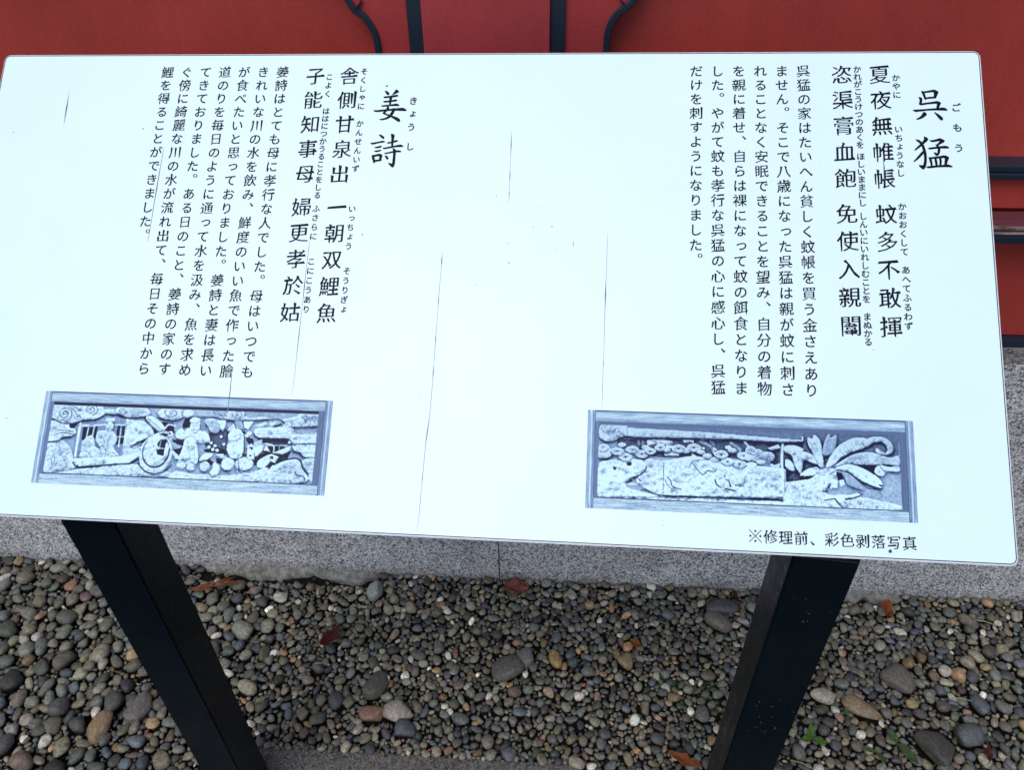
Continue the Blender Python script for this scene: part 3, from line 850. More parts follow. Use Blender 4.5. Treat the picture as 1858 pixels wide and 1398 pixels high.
('F',(0.88,0.14,0.04),[(884,474),(901,448),(923,469),(951,456),(950,521),(917,516),(902,565),(880,530)]),
('L',(8,0.2),[(895,454),(908,508),(950,516)]),
('F',(0.95,0.22,0.03),[(762,499),(799,457),(833,476),(863,523),(891,585),(902,648),(892,682),(865,654),(831,602),(804,541),(779,521)]),
('F',(0.09,0,0.01),[(891,645),(902,653),(898,666),(892,659)]),
('F',(0.62,0.14,0.03),[(765,527),(793,533),(815,577),(834,639),(843,703),(816,688),(797,654),(787,580)]),
('F',(0.09,0,0.01),[(764,537),(781,544),(793,635),(788,673),(769,620)]),
('F',(0.9,0.12,0.03),[(750,604),(769,620),(766,695),(743,708)]),
('F',(0.85,0.1,0.02),[(772,620),(786,608),(792,654),(777,684)]),
('L',(9,0.09),[(738,690),(746,661),(743,698)]),
('L',(14,0.09),[(723,734),(737,732)]),
('F',(0.96,0.16,0.02),[(779,772),(813,753),(833,732),(838,745),(821,780),(790,794)]),
('L',(12,0.09),[(830,732),(840,750)]),
('L',(12,0.05),[(790,803),(810,791),(832,764)]),
('F',(0.96,0.16,0.02),[(756,780),(776,796),(792,862),(786,877),(767,825)]),
('L',(12,0.09),[(759,803),(770,852),(781,883)]),
('L',(10,0.1),[(728,821),(759,798)]),
('L',(8,0.1),[(784,864),(792,874)]),
('L',(9,0.2),[(831,602),(850,665),(864,691),(889,682)]),
('L',(10,0.1),[(697,470),(714,496)]),
('L',(8,0.1),[(691,500),(708,516)]),
('L',(8,0.1),[(744,558),(762,528)]),
('L',(7,0.2),[(724,505),(725,523)]),
('L',(8,0.25),[(785,184),(819,163),(856,171)]),
('L',(4,0.35),[(684,235),(693,270)]),
('L',(4,0.35),[(688,258),(697,293)]),
('L',(4,0.35),[(693,284),(701,319)]),
('L',(4,0.35),[(698,309),(706,344)]),
('L',(4,0.35),[(736,238),(744,273)]),
('L',(4,0.35),[(737,267),(745,302)]),
('L',(4,0.35),[(738,295),(746,330)]),
('L',(4,0.35),[(739,323),(748,358)]),
('L',(4,0.35),[(783,336),(792,371)]),
('L',(4,0.35),[(792,321),(800,356)]),
('L',(4,0.35),[(801,306),(809,341)]),
('L',(4,0.35),[(809,293),(818,328)]),
('L',(4,0.35),[(818,280),(826,315)]),
('L',(4,0.35),[(827,265),(835,300)]),
('L',(4,0.35),[(835,254),(843,289)]),
('L',(4,0.35),[(806,390),(814,425)]),
('L',(4,0.35),[(814,380),(822,414)]),
('L',(4,0.35),[(823,371),(831,406)]),
('L',(4,0.35),[(831,363),(839,398)]),
('L',(4,0.35),[(840,358),(848,392)]),
('L',(4,0.35),[(811,418),(819,452)]),
('L',(4,0.35),[(822,412),(830,446)]),
('L',(4,0.35),[(834,405),(842,440)]),
('L',(4,0.35),[(845,404),(853,439)]),
('L',(4,0.35),[(856,402),(864,437)]),
]

# ================================================================ SETTING: ground
bm = bmesh.new()
N = 60
gv = [[bm.verts.new((-30 + 60 * i / N, -30 + 60 * j / N, 0.0)) for j in range(N + 1)] for i in range(N + 1)]
for i in range(N):
    for j in range(N):
        bm.faces.new((gv[i][j], gv[i + 1][j], gv[i + 1][j + 1], gv[i][j + 1]))
ground = from_bm('ground', bm, SOIL)
tag(ground, kind='structure')

# ================================================================ SHRINE WALL
YW = 1.2191          # face of the wall boards
YP = 1.1536          # front of the ledge rail and of the stone plinth
PC = -0.1185         # centre of the pillar
wall = empty('shrine_wall', (0, YW, 0.6775))
tag(wall, 'red lacquered shrine wall with blue black trims and a central pillar, behind the sign', 'wall')
WO = Vector((0, YW, 0.6775))


def wbox(name, mat, x0, x1, y0, y1, z0, z1, bevel=0.0):
    o = box(name, mat, wall, x0, x1, y0 - WO.y, y1 - WO.y, z0 - WO.z, z1 - WO.z, bevel)
    return o


X0, X1, ZT = -2.9, 2.7, 2.3
wbox('wall_core', RED, X0, X1, YW + 0.03, YW + 0.10, 0.6775, ZT)
# moulding outlines (x offset from pillar, z), left and right of the pillar
curL = [(-0.2814, 1.0225), (-0.2814, 1.14), (-0.2814, 1.1863), (-0.2817, 1.2043), (-0.2863, 1.2197), (-0.2957, 1.2349), (-0.3082, 1.2446), (-0.3169, 1.2571),
        (-0.3215, 1.276), (-0.333, 1.296), (-0.352, 1.309), (-0.377, 1.313), (-0.40, 1.322), (-0.42, 1.337), (-0.44, 1.342), (-0.94, 1.342)]
curR = [(0.0568, 1.0225), (0.0568, 1.14), (0.0568, 1.1875), (0.0570, 1.2113), (0.0615, 1.2279), (0.0708, 1.2412), (0.0826, 1.2499), (0.0913, 1.2572),
        (0.0955, 1.276), (0.107, 1.296), (0.126, 1.309), (0.151, 1.313), (0.174, 1.322), (0.194, 1.337), (0.214, 1.342), (0.714, 1.342)]


def smooth_line(P, n=6):
    out = []
    for i in range(len(P) - 1):
        p0 = P[max(i - 1, 0)]; p1 = P[i]; p2 = P[i + 1]; p3 = P[min(i + 2, len(P) - 1)]
        for k in range(n):
            t = k / n
            out.append(tuple(0.5 * ((2 * b) + (c - a) * t + (2 * a - 5 * b + 4 * c - d) * t * t + (3 * b - a - 3 * c + d) * t ** 3)
                             for a, b, c, d in zip(p0, p1, p2, p3)))
    out.append(P[-1])
    return out


def moulding(P, s):
    """raised dark bead following the cusped outline, 9 mm wide; split at the cusp mitre"""
    ax = s * 1.0
    full = P + [(2 * (PC + ax * 0.875) - x, z) for x, z in reversed(P[:-1])]
    # smooth only pieces between cusps
    pts = []
    k = 7
    segs = [P[:3], P[2:8], P[7:12], P[11:15]]
    for sg in segs: pts += smooth_line(sg, 5)[:-1]
    pts.append(P[-1])
    other = [(2 * (PC + ax * 0.875) - x, z) for x, z in reversed(pts[:-1])]
    return pts, pts + other


for s, P, xin in ((-1, curL, -0.2325), (1, curR, -0.0045)):
    half, line = moulding(P, s)
    # frame board: between the pillar band and the outline, then above it, up to the top
    xo = 2 * (PC + s * 0.875) - xin
    outline = line
    bm = bmesh.new()
    # outline bottom -> over the top -> outline; board ring as quads to an outer rectangle path
    n = len(outline)
    outer = []
    for i, (x, z) in enumerate(outline):
        if z < 1.33: outer.append(((xin if i < n / 2 else xo), z))
        else:
            outer.append((x, ZT))
    fr, bk = YW, YW + 0.0298
    ring = [(Vector((x, fr, z)) - WO, Vector((ox, fr, oz)) - WO, Vector((x, bk, z)) - WO) for (x, z), (ox, oz) in zip(outline, outer)]
    rv = [tuple(bm.verts.new(q) for q in r) for r in ring]
    for a, b in zip(rv[:-1], rv[1:]):
        jump = abs(a[1].co.z - b[1].co.z) > 0.5
        if jump:
            corner = bm.verts.new(Vector((a[1].co.x if a[1].co.z < b[1].co.z else b[1].co.x, 0, ZT - WO.z)))
            bm.faces.new((a[0], b[0], b[1], corner, a[1]))
        else:
            bm.faces.new((a[0], b[0], b[1], a[1]))
        bm.faces.new((a[0], a[2], b[2], b[0]))
    bmesh.ops.recalc_face_normals(bm, faces=bm.faces)
    from_bm('frame_board', bm, RED_FRAME, wall)
    # bead
    bm = bmesh.new()
    prof = [(-0.0047, 0.0), (-0.0047, -0.004), (-0.003, -0.0062), (0.003, -0.0062), (0.0047, -0.004), (0.0047, 0.012)]
    rows = []
    for i, (x, z) in enumerate(line):
        a = Vector(line[max(i - 1, 0)]); b = Vector(line[min(i + 1, len(line) - 1)])
        t = (b - a).normalized(); nrm = Vector((t.y, -t.x))
        rows.append([bm.verts.new(Vector((x + nrm.x * u, YW + v, z + nrm.y * u)) - WO) for u, v in prof])
    for a, b in zip(rows[:-1], rows[1:]):
        for k in range(len(prof) - 1):
            bm.faces.new((a[k], a[k + 1], b[k + 1], b[k]))
    bmesh.ops.recalc_face_normals(bm, faces=bm.faces)
    from_bm('cusped_moulding', bm, NAVY, wall)
    # mitre cut at the cusp
    cx, cz = P[6] if s < 0 else P[6]
    d = Vector((s * -0.0085, 0.011)) if s < 0 else Vector((0.0085, -0.009))
    d = Vector((0.011, 0.013)) if s < 0 else Vector((-0.011, 0.009))
    nn = Vector((-d.y, d.x)).normalized() * 0.0007
    q = [Vector((cx, cz)) - d * 0.35 + nn, Vector((cx, cz)) + d + nn, Vector((cx, cz)) + d - nn, Vector((cx, cz)) - d * 0.35 - nn]
    vv = [Vector((p.x, YW - 0.0068, p.y)) - WO for p in q] + [Vector((p.x, YW + 0.002, p.y)) - WO for p in q]
    from_data('mitre_joint', vv, [(0, 1, 2, 3), (0, 4, 5, 1), (1, 5, 6, 2), (2, 6, 7, 3), (3, 7, 4, 0)], GROOVE, wall)

# central pillar with a dark strip at each side, and the next pillars along the wall
for px in (PC, PC - 1.75, PC + 1.75):
    wbox('pillar', RED_PILLAR, px - 0.0925, px + 0.0925, YW - 0.012, YW + 0.0295, 0.70, ZT, 0.0025)
    wbox('pillar_strip', NAVY, px - 0.1145, px - 0.0927, YW - 0.006, YW + 0.029, 1.0225, ZT, 0.0012)
    wbox('pillar_strip', NAVY, px + 0.0927, px + 0.1145, YW - 0.006, YW + 0.029, 1.0225, ZT, 0.0012)
# red boards between rails, lower part of the wall (pieces between the pillars)
for xa, xb in ((X0, PC - 1.75 - 0.093), (PC - 1.75 + 0.093, PC - 0.093), (PC + 0.093, PC + 1.75 - 0.093), (PC + 1.75 + 0.093, X1)):
    wbox('upper_rail', NAVY, xa, xb, YW - 0.010, YW + 0.028, 1.0118, 1.0222, 0.0015)
    wbox('lower_bead', NAVY, xa, xb, YW - 0.014, YW + 0.027, 1.0012, 1.0108, 0.0015)
    wbox('middle_board', RED, xa, xb, YW, YW + 0.028, 0.9470, 1.0010, 0.0)
    wbox('lower_board', RED, xa, xb, YW, YW + 0.028, 0.6985, 0.9160, 0.0)
    # ledge rail: dusty top, worn nosing, two dark faces
wbox('ledge_top', LEDGE, X0, X1, YP + 0.004, YW - 0.0122, 0.9360, 0.9465)
wbox('ledge_nosing', WORN, X0, X1, YP + 0.0005, YP + 0.0038, 0.9415, 0.9468, 0.0008)
wbox('ledge_face', NAVY, X0, X1, YP + 0.002, YW - 0.0125, 0.9300, 0.9358)
wbox('ledge_lower_nosing', WORN, X0, X1, YP, YP + 0.004, 0.9335, 0.9366, 0.0008)
wbox('ledge_lower_face', NAVY, X0, X1, YP + 0.0006, YW - 0.0125, 0.9175, 0.9298, 0.001)
wbox('ground_sill', NAVY, X0, X1, YW - 0.016, YW - 0.0003, 0.6782, 0.6979, 0.002)
wbox('sill_drip_edge', WORN, X0, X1, YW - 0.0165, YW - 0.0162, 0.6795, 0.6812)

# ================================================================ STONE PLINTH
plinth = empty('stone_plinth', (0, YP, 0))
tag(plinth, 'speckled grey granite plinth of long blocks under the red wall, rising from the gravel', 'plinth')
joints = [-3.05, -1.66, -0.1245, 1.42, 2.85]
for a, b in zip(joints[:-1], joints[1:]):
    box('block', GRANITE, plinth, a + 0.0009, b - 0.0009, 0.0006, 0.36, -0.08, 0.6775, 0.0018)
box('joint_fill', GROOVE, plinth, joints[0] + 0.01, joints[-1] - 0.01, 0.004, 0.02, -0.05, 0.6715)


def rough_strip(name, xa, xb, parent, w0, h0, seed):
    rnd = random.Random(seed)
    bm = bmesh.new()
    n = int((xb - xa) / 0.012)
    rows = []
    for i in range(n + 1):
        x = xa + (xb - xa) * i / n
        e = min(1, min(i, n - i) / 4.0)
        w = (w0 * (0.6 + 0.5 * math.sin(i * 0.37 + seed) * rnd.random()) + 0.006 * rnd.random()) * (0.25 + 0.75 * e)
        h = (h0 * (0.75 + 0.35 * rnd.random())) * (0.4 + 0.6 * e)
        rows.append([bm.verts.new((x, y, z)) for y, z in ((0.0, h), (-w * 0.45, h * 0.93 + rnd.uniform(-.002, .002)), (-w * 0.8, h * 0.7 + rnd.uniform(-.002, .002)), (-w, h * 0.25), (-w * 1.05, -0.01))])
    for a, b in zip(rows[:-1], rows[1:]):
        for k in range(4): bm.faces.new((a[k], a[k + 1], b[k + 1], b[k]))
    bmesh.ops.recalc_face_normals(bm, faces=bm.faces)
    return from_bm(name, bm, MORTAR, parent, True)


rough_strip('mortar', -0.84, -0.41, plinth, 0.032, 0.022, 3)
rough_strip('mortar', 0.40, 0.47, plinth, 0.022, 0.020, 5)
rough_strip('mortar', 0.60, 0.80, plinth, 0.032, 0.020, 8)
box('ledge_shade_skin', GRANITE_SHADE, plinth, joints[0] + 0.01, joints[-1] - 0.01, 0.0035, YW - 0.0165 - YP, 0.6770, 0.6779)  # thin dark strip on the ledge top, painting in the shade below the sill
# small pale drips stuck on the stone face
for x, z, r in ((-0.262, 0.052, 0.0042), (0.098, 0.066, 0.005)):
    bm = bmesh.new()
    bmesh.ops.create_icosphere(bm, subdivisions=2, radius=r, matrix=Matrix.Translation((x, 0.0006, z)) @ Matrix.Diagonal((1.3, 0.3, 1, 1)))
    from_bm('mortar_splash', bm, MORTAR, plinth, True)

# ================================================================ FOOTING SLAB
slab = box('footing_slab', GRANITE_DARK, None, -0.62, 0.06, 0.36, 0.7255, -0.08, 0.014, 0.006)
slab.rotation_euler = (0, 0, -0.006)
tag(slab, 'dark damp stone slab set flush in the gravel between the two legs of the sign', 'slab')

# ================================================================ GRAVEL
def ico(sub):
    bm = bmesh.new()
    bmesh.ops.create_icosphere(bm, subdivisions=sub, radius=1.0)
    v = np.array([x.co[:] for x in bm.verts]); f = np.array([[q.index for q in p.verts] for p in bm.faces])
    bm.free()
    return v, f


ICO = {1: ico(1), 2: ico(2), 3: ico(3)}
rg = np.random.default_rng(11)

PAL = [((0.135, 0.138, 0.122), 20), ((0.090, 0.095, 0.090), 20), ((0.070, 0.082, 0.100), 12), ((0.150, 0.138, 0.105), 15),
       ((0.200, 0.190, 0.150), 10), ((0.115, 0.112, 0.078), 9), ((0.225, 0.165, 0.095), 4), ((0.230, 0.140, 0.085), 1.8), ((0.200, 0.150, 0.120), 3),
       ((0.36, 0.35, 0.31), 4), ((0.60, 0.60, 0.55), 1.3), ((0.045, 0.048, 0.055), 9), ((0.095, 0.112, 0.100), 5), ((0.11, 0.080, 0.078), 3)]
PC_ = np.array([c for c, w in PAL]); PW_ = np.array([w for c, w in PAL], float); PW_ /= PW_.sum()


def stone_mesh(sub, a, b, c, yaw, rng, angular=0.0, bend=0.0):
    v, f = ICO[sub]
    v = v.copy()
    # squarish-ness and low-frequency lumps
    e = rng.uniform(0.72, 1.0)
    v = np.sign(v) * np.abs(v) ** e
    for _ in range(4):
        k = rng.normal(size=3) * 1.7
        v *= (1 + rng.uniform(0.03, 0.10) * np.sin(v @ k + rng.uniform(0, 6.3)))[:, None]
    nplane = rng.integers(1, 4) + int(angular * 6)
    for _ in range(nplane):
        n = rng.normal(size=3); n[2] *= 0.6; n /= np.linalg.norm(n)
        d = rng.uniform(0.72, 0.95) - 0.15 * angular
        s = v @ n
        over = s > d
        v[over] -= np.outer((s[over] - d) * (0.75 + 0.2 * angular), n)
    egg = rng.uniform(-0.22, 0.22)
    v[:, 1] *= 1 + egg * v[:, 0]
    v[:, 1] += bend * v[:, 0] ** 2
    v *= np.array([a, b, c])
    tx, ty = rng.normal(0, 0.16, 2)
    cz, sz = math.cos(yaw), math.sin(yaw)
    Rx = np.array([[1, 0, 0], [0, math.cos(tx), -math.sin(tx)], [0, math.sin(tx), math.cos(tx)]])
    Ry = np.array([[math.cos(ty), 0, math.sin(ty)], [0, 1, 0], [-math.sin(ty), 0, math.cos(ty)]])
    Rz = np.array([[cz, -sz, 0], [sz, cz, 0], [0, 0, 1]])
    return v @ (Rz @ Rx @ Ry).T, f


GX0, GX1, GY0, GY1, CELL = -1.75, 1.55, 0.36, 1.158, 0.0012
gw, gh = int((GX1 - GX0) / CELL), int((GY1 - GY0) / CELL)
mask = np.zeros((gh, gw), bool)


def stamp(x, y, a, b, yaw, test=True, k=0.93, frac=0.0):
    R_ = max(a, b)
    i0, i1 = int((x - R_ - GX0) / CELL), int((x + R_ - GX0) / CELL) + 1
    j0, j1 = int((y - R_ - GY0) / CELL), int((y + R_ - GY0) / CELL) + 1
    i0, j0 = max(i0, 0), max(j0, 0); i1, j1 = min(i1, gw), min(j1, gh)
    if i1 <= i0 or j1 <= j0: return False
    jj, ii = np.mgrid[j0:j1, i0:i1]
    dx = ii * CELL + GX0 - x; dy = jj * CELL + GY0 - y
    c, s = math.cos(yaw), math.sin(yaw)
    u = (dx * c + dy * s) / a; v = (-dx * s + dy * c) / b
    ell = u * u + v * v < k * k
    sub = mask[j0:j1, i0:i1]
    if test:
        n = ell.sum()
        if n == 0 or (sub & ell).sum() > frac * n: return False
    sub |= ell
    return True


# slab is free of stones except a few
def block_rect(x0, x1, y0, y1):
    mask[max(0, int((y0 - GY0) / CELL)):int((y1 - GY0) / CELL), int((x0 - GX0) / CELL):int((x1 - GX0) / CELL)] = True


block_rect(-0.617, 0.055, GY0, 0.720)
block_rect(-0.83, -0.42, 1.118, 1.158)
block_rect(0.61, 0.79, 1.130, 1.158)

# single stones that stand out
KEY = [  # x, y, a, b, c, yaw, colour, angular, bend, label
    (-0.091, 0.918, 0.036, 0.027, 0.016, 0.25, (0.085, 0.080, 0.072), 0.1, 0, 'large flat brown grey stone in the gravel near the middle between the legs'),
    (-0.052, 0.948, 0.023, 0.018, 0.016, 1.3, (0.100, 0.095, 0.090), 0.2, 0, 'upright rounded grey stone resting against the large flat one between the legs'),
    (0.010, 0.945, 0.014, 0.0235, 0.011, 0.35, (0.26, 0.175, 0.075), 0.0, 0, 'ochre speckled oval stone in the gravel between the legs'),
    (-0.410, 1.100, 0.022, 0.024, 0.018, 0.5, (0.24, 0.245, 0.225), 0.8, 0, 'pale angular quartz stone against the plinth foot beside the mortar edge'),
    (-0.306, 0.806, 0.036, 0.024, 0.017, -0.35, (0.26, 0.235, 0.20), 0.9, 0, 'pale angular rust veined stone in front of the footing slab'),
    (-0.366, 0.862, 0.021, 0.034, 0.015, -0.2, (0.088, 0.080, 0.068), 0.1, 0, 'long brown grey oval stone left of the pale angular one between the legs'),
    (-0.287, 0.774, 0.024, 0.018, 0.014, 0.15, (0.060, 0.065, 0.075), 0.6, 0, 'dark blue grey squared stone near the edge of the footing slab'),
    (-0.358, 0.800, 0.030, 0.0165, 0.014, -0.1, (0.20, 0.120, 0.080), 0.6, 0, 'rusty pink flat stone just left of the pale angular one near the slab'),
    (0.752, 0.800, 0.042, 0.040, 0.016, 0.7, (0.058, 0.055, 0.050), 0.9, 0, 'large dark angular stone to the right of the right hand leg'),
    (0.822, 0.822, 0.028, 0.027, 0.018, 0.3, (0.075, 0.082, 0.085), 0.3, 0, 'rounded dark grey stone beside the large dark angular one'),
    (0.628, 0.868, 0.040, 0.017, 0.013, -0.62, (0.205, 0.150, 0.088), 0.3, 0.25, 'long curved tan stone to the right of the right hand leg'),
    (0.724, 0.936, 0.036, 0.023, 0.016, -0.95, (0.110, 0.098, 0.082), 0.1, 0, 'large smooth brown oval stone in the gravel right of the right hand leg'),
    (0.555, 0.892, 0.026, 0.018, 0.014, -0.1, (0.31, 0.285, 0.21), 0.2, 0, 'cream lichened oval stone beside the long curved tan one'),
    (0.368, 1.058, 0.034, 0.020, 0.015, -0.6, (0.125, 0.110, 0.090), 0.1, 0, 'smooth brown grey stone left of the right hand leg near the plinth'),
    (0.380, 1.095, 0.038, 0.019, 0.013, 0.2, (0.082, 0.082, 0.080), 0.1, 0, 'dark grey pointed flat stone close to the plinth left of the right hand leg'),
    (-0.836, 0.790, 0.022, 0.034, 0.015, -0.25, (0.115, 0.108, 0.098), 0.1, 0, 'large smooth grey oval stone immediately left of the left hand leg'),
    (-0.902, 0.748, 0.020, 0.032, 0.014, -0.15, (0.200, 0.140, 0.078), 0.1, 0, 'tall tan oval stone in the lower gravel left of the left hand leg'),
    (-0.345, 0.882, 0.009, 0.010, 0.008, 0.0, (0.62, 0.62, 0.60), 0.2, 0, 'small bright white pebble in the middle of the gravel between the legs'),
]
for (x, y, a, b, c, yaw, colr, ang, bend, label) in KEY:
    v, f = stone_mesh(3, a, b, c, yaw, rg, ang, bend)
    stamp(x, y, a, b, yaw, test=False, k=0.92)
    o = from_data('stone', v, f, PEBBLE, None, True)
    o.location = (x, y, 0.006 + c * 0.75)
    ca = o.data.color_attributes.new('tone', 'FLOAT_COLOR', 'POINT')
    ca.data.foreach_set('color', np.tile(np.array([*colr, 1.0], np.float32), len(v)))
    tag(o, label, 'stone', 'stones that stand out in the gravel')

VS, FS, CS = [], [], []
off = 0


def put(x, y, z, a, b, c, yaw, sub, col):
    global off
    v, f = stone_mesh(sub, a, b, c, yaw, rg, rg.choice([0.0, 0.2, 0.5, 0.9], p=[.20, .25, .30, .25]))
    v = v + np.array([x, y, z])
    # keep clear of the plinth face
    v[:, 1] = np.minimum(v[:, 1], 1.1535)
    VS.append(v); FS.append(f + off); CS.append(np.tile(col, (len(v), 1))); off += len(v)


def tone():
    c = PC_[rg.choice(len(PC_), p=PW_)] * rg.uniform(0.55, 1.55)
    return c * (1 + rg.normal(0, 0.025, 3)) * np.array([1.02, 1.0, 0.92])


def density(x, y):
    """how coarse the gravel is here: bigger stones at the lower left and lower right"""
    return 1.0 + 0.16 * max(0, (abs(x + 0.1) - 0.55)) * 2.2 * max(0.0, (1.15 - y) / 0.45) + (0.20 if x < -0.62 else 0.0)


for amax, tries in ((0.021, 220), (0.0165, 900), (0.0130, 5000), (0.0105, 14000), (0.0085, 30000), (0.0070, 45000), (0.0056, 65000), (0.0045, 65000)):
    for _ in range(tries):
        x = rg.uniform(GX0, GX1); y = rg.uniform(GY0 + 0.01, GY1 - 0.006)
        a = amax * rg.uniform(0.85, 1.1) * (density(x, y) if amax > 0.010 else 1.0)
        if amax >= 0.0165 and rg.random() < (0.80 if density(x, y) < 1.08 else 0.35): continue
        if amax == 0.0130 and rg.random() < (0.55 if density(x, y) < 1.05 else 0.1): continue
        if mask[min(gh - 1, int((y - GY0) / CELL)), min(gw - 1, int((x - GX0) / CELL))]: continue
        b = a * rg.uniform(0.55, 0.92)
        yaw = rg.uniform(0, math.pi)
        if not stamp(x, y, a, b, yaw, True, 0.92, 0.10 if amax > 0.009 else 0.18): continue
        c = b * rg.uniform(0.5, 0.8)
        z = 0.0035 + c * rg.uniform(0.45, 0.8) + rg.uniform(0, 0.004) + (0.004 if amax > 0.012 else 0)
        if x > -0.63 and x < 0.07 and y < 0.729: z += 0.012
        put(x, y, z, a, b, c, yaw, 2 if a > 0.0078 else 1, tone())
# filler layer of small chips below, seen in the gaps
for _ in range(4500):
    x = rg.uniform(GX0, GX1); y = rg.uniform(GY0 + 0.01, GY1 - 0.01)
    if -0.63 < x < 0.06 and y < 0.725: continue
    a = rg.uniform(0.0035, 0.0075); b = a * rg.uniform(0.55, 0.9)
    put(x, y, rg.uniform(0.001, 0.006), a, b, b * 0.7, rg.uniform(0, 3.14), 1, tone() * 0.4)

V = np.concatenate(VS); F = np.concatenate(FS); Cc = np.concatenate(CS)
me = bpy.data.meshes.new('gravel')
me.vertices.add(len(V)); me.vertices.foreach_set('co', V.astype(np.float32).ravel())
me.loops.add(F.size); me.loops.foreach_set('vertex_index', F.astype(np.int32).ravel())
me.polygons.add(len(F)); me.polygons.foreach_set('loop_start', np.arange(0, F.size, 3, dtype=np.int32))
me.polygons.foreach_set('loop_total', np.full(len(F), 3, np.int32))
me.polygons.foreach_set('use_smooth', np.ones(len(F), bool))
me.update(calc_edges=True)
ca = me.color_attributes.new('tone', 'FLOAT_COLOR', 'POINT')
ca.data.foreach_set('color', np.concatenate([Cc, np.ones((len(Cc), 1))], 1).astype(np.float32).ravel())
me.materials.append(PEBBLE)
gravel = link(bpy.data.objects.new('gravel', me))
tag(gravel, 'rounded grey, blue and brown river gravel covering the ground before the plinth', 'gravel', kind='stuff')


# ================================================================ INFORMATION BOARD
BW, BH = 1.2, 0.5838
bx = Vector((0.99956, -0.02540817, 0.01530424)).normalized()
by = -Vector((-0.01005514, -0.77567522, -0.63105217))
bz = bx.cross(by).normalized(); by = bz.cross(bx).normalized()
BC = Vector((-0.12598866, 0.7770633, 1.06540567))
BM = Matrix((bx, by, bz)).transposed().to_4x4()
BM.translation = BC
sign = empty('information_board', (BC.x, 0.60, 0.010))
tag(sign, 'tilted white information board with vertical Japanese text, on two black steel legs', 'sign')
bpy.context.view_layer.update()
SINV = Matrix.Translation(sign.location).inverted()


def on_board(o):
    o.matrix_local = SINV @ BM
    return o


def rrect(w, h, r, seg=6):
    pts = []
    for cx, cy, a0 in ((w / 2 - r, h / 2 - r, 0), (-w / 2 + r, h / 2 - r, 90), (-w / 2 + r, -h / 2 + r, 180), (w / 2 - r, -h / 2 + r, 270)):
        for k in range(seg + 1):
            a = R(a0 + 90 * k / seg)
            pts.append((cx + r * math.cos(a), cy + r * math.sin(a)))
    return pts


def plate(name, mat, w, h, r, z0, z1, bev=0.0):
    bm = bmesh.new()
    P = rrect(w, h, r)
    levels = [(0, z0), (0, z1 - bev), (bev, z1)] if bev else [(0, z0), (0, z1)]
    rings = []
    for ins, z in levels:
        Q = rrect(w - 2 * ins, h - 2 * ins, max(r - ins, 0.0005))
        rings.append([bm.verts.new((x, y, z)) for x, y in Q])
    n = len(P)
    for A, B in zip(rings[:-1], rings[1:]):
        for i in range(n): bm.faces.new((A[i], A[(i + 1) % n], B[(i + 1) % n], B[i]))
    bm.faces.new(rings[-1]); bm.faces.new(list(reversed(rings[0])))
    return on_board(from_bm(name, bm, mat, sign))


def ring(name, mat, w, h, r, t, z0, z1):
    bm = bmesh.new()
    A = rrect(w, h, r); B = rrect(w - 2 * t, h - 2 * t, max(r - t, 0.0005)); n = len(A)
    a1 = [bm.verts.new((x, y, z1)) for x, y in A]; b1 = [bm.verts.new((x, y, z1)) for x, y in B]
    a0 = [bm.verts.new((x, y, z0)) for x, y in A]; b0 = [bm.verts.new((x, y, z0)) for x, y in B]
    for i in range(n):
        j = (i + 1) % n
        bm.faces.new((a1[i], a1[j], b1[j], b1[i])); bm.faces.new((a0[i], a0[j], a1[j], a1[i])); bm.faces.new((b1[i], b1[j], b0[j], b0[i]))
    bmesh.ops.recalc_face_normals(bm, faces=bm.faces)
    return on_board(from_bm(name, bm, mat, sign))


plate('backing_plate', RIM, BW, BH, 0.0085, -0.0045, -0.0006, 0.0008)
plate('sign_face', PAPER, BW - 0.0052, BH - 0.0052, 0.0062, -0.0012, 0.0)
ring('edge_line', GROOVE, BW - 0.0038, BH - 0.0038, 0.0069, 0.0009, -0.0009, 0.00012)


# ---------------- lettering: outlines of the fallback CJK face reshaped towards a brush hand
fcurve = bpy.data.curves.new('glyph_source', 'FONT')
fcurve.resolution_u = 3
fobj = bpy.data.objects.new('glyph_source', fcurve)
COL.objects.link(fobj)
KANA = set('ぁあいうえおかがきぎくぐけこごさしすずせそただちつづってでとなにぬねのはばひふへべほまみむめもゃやょよらりるれろわをんゅゆょっゃ')
GL = {}


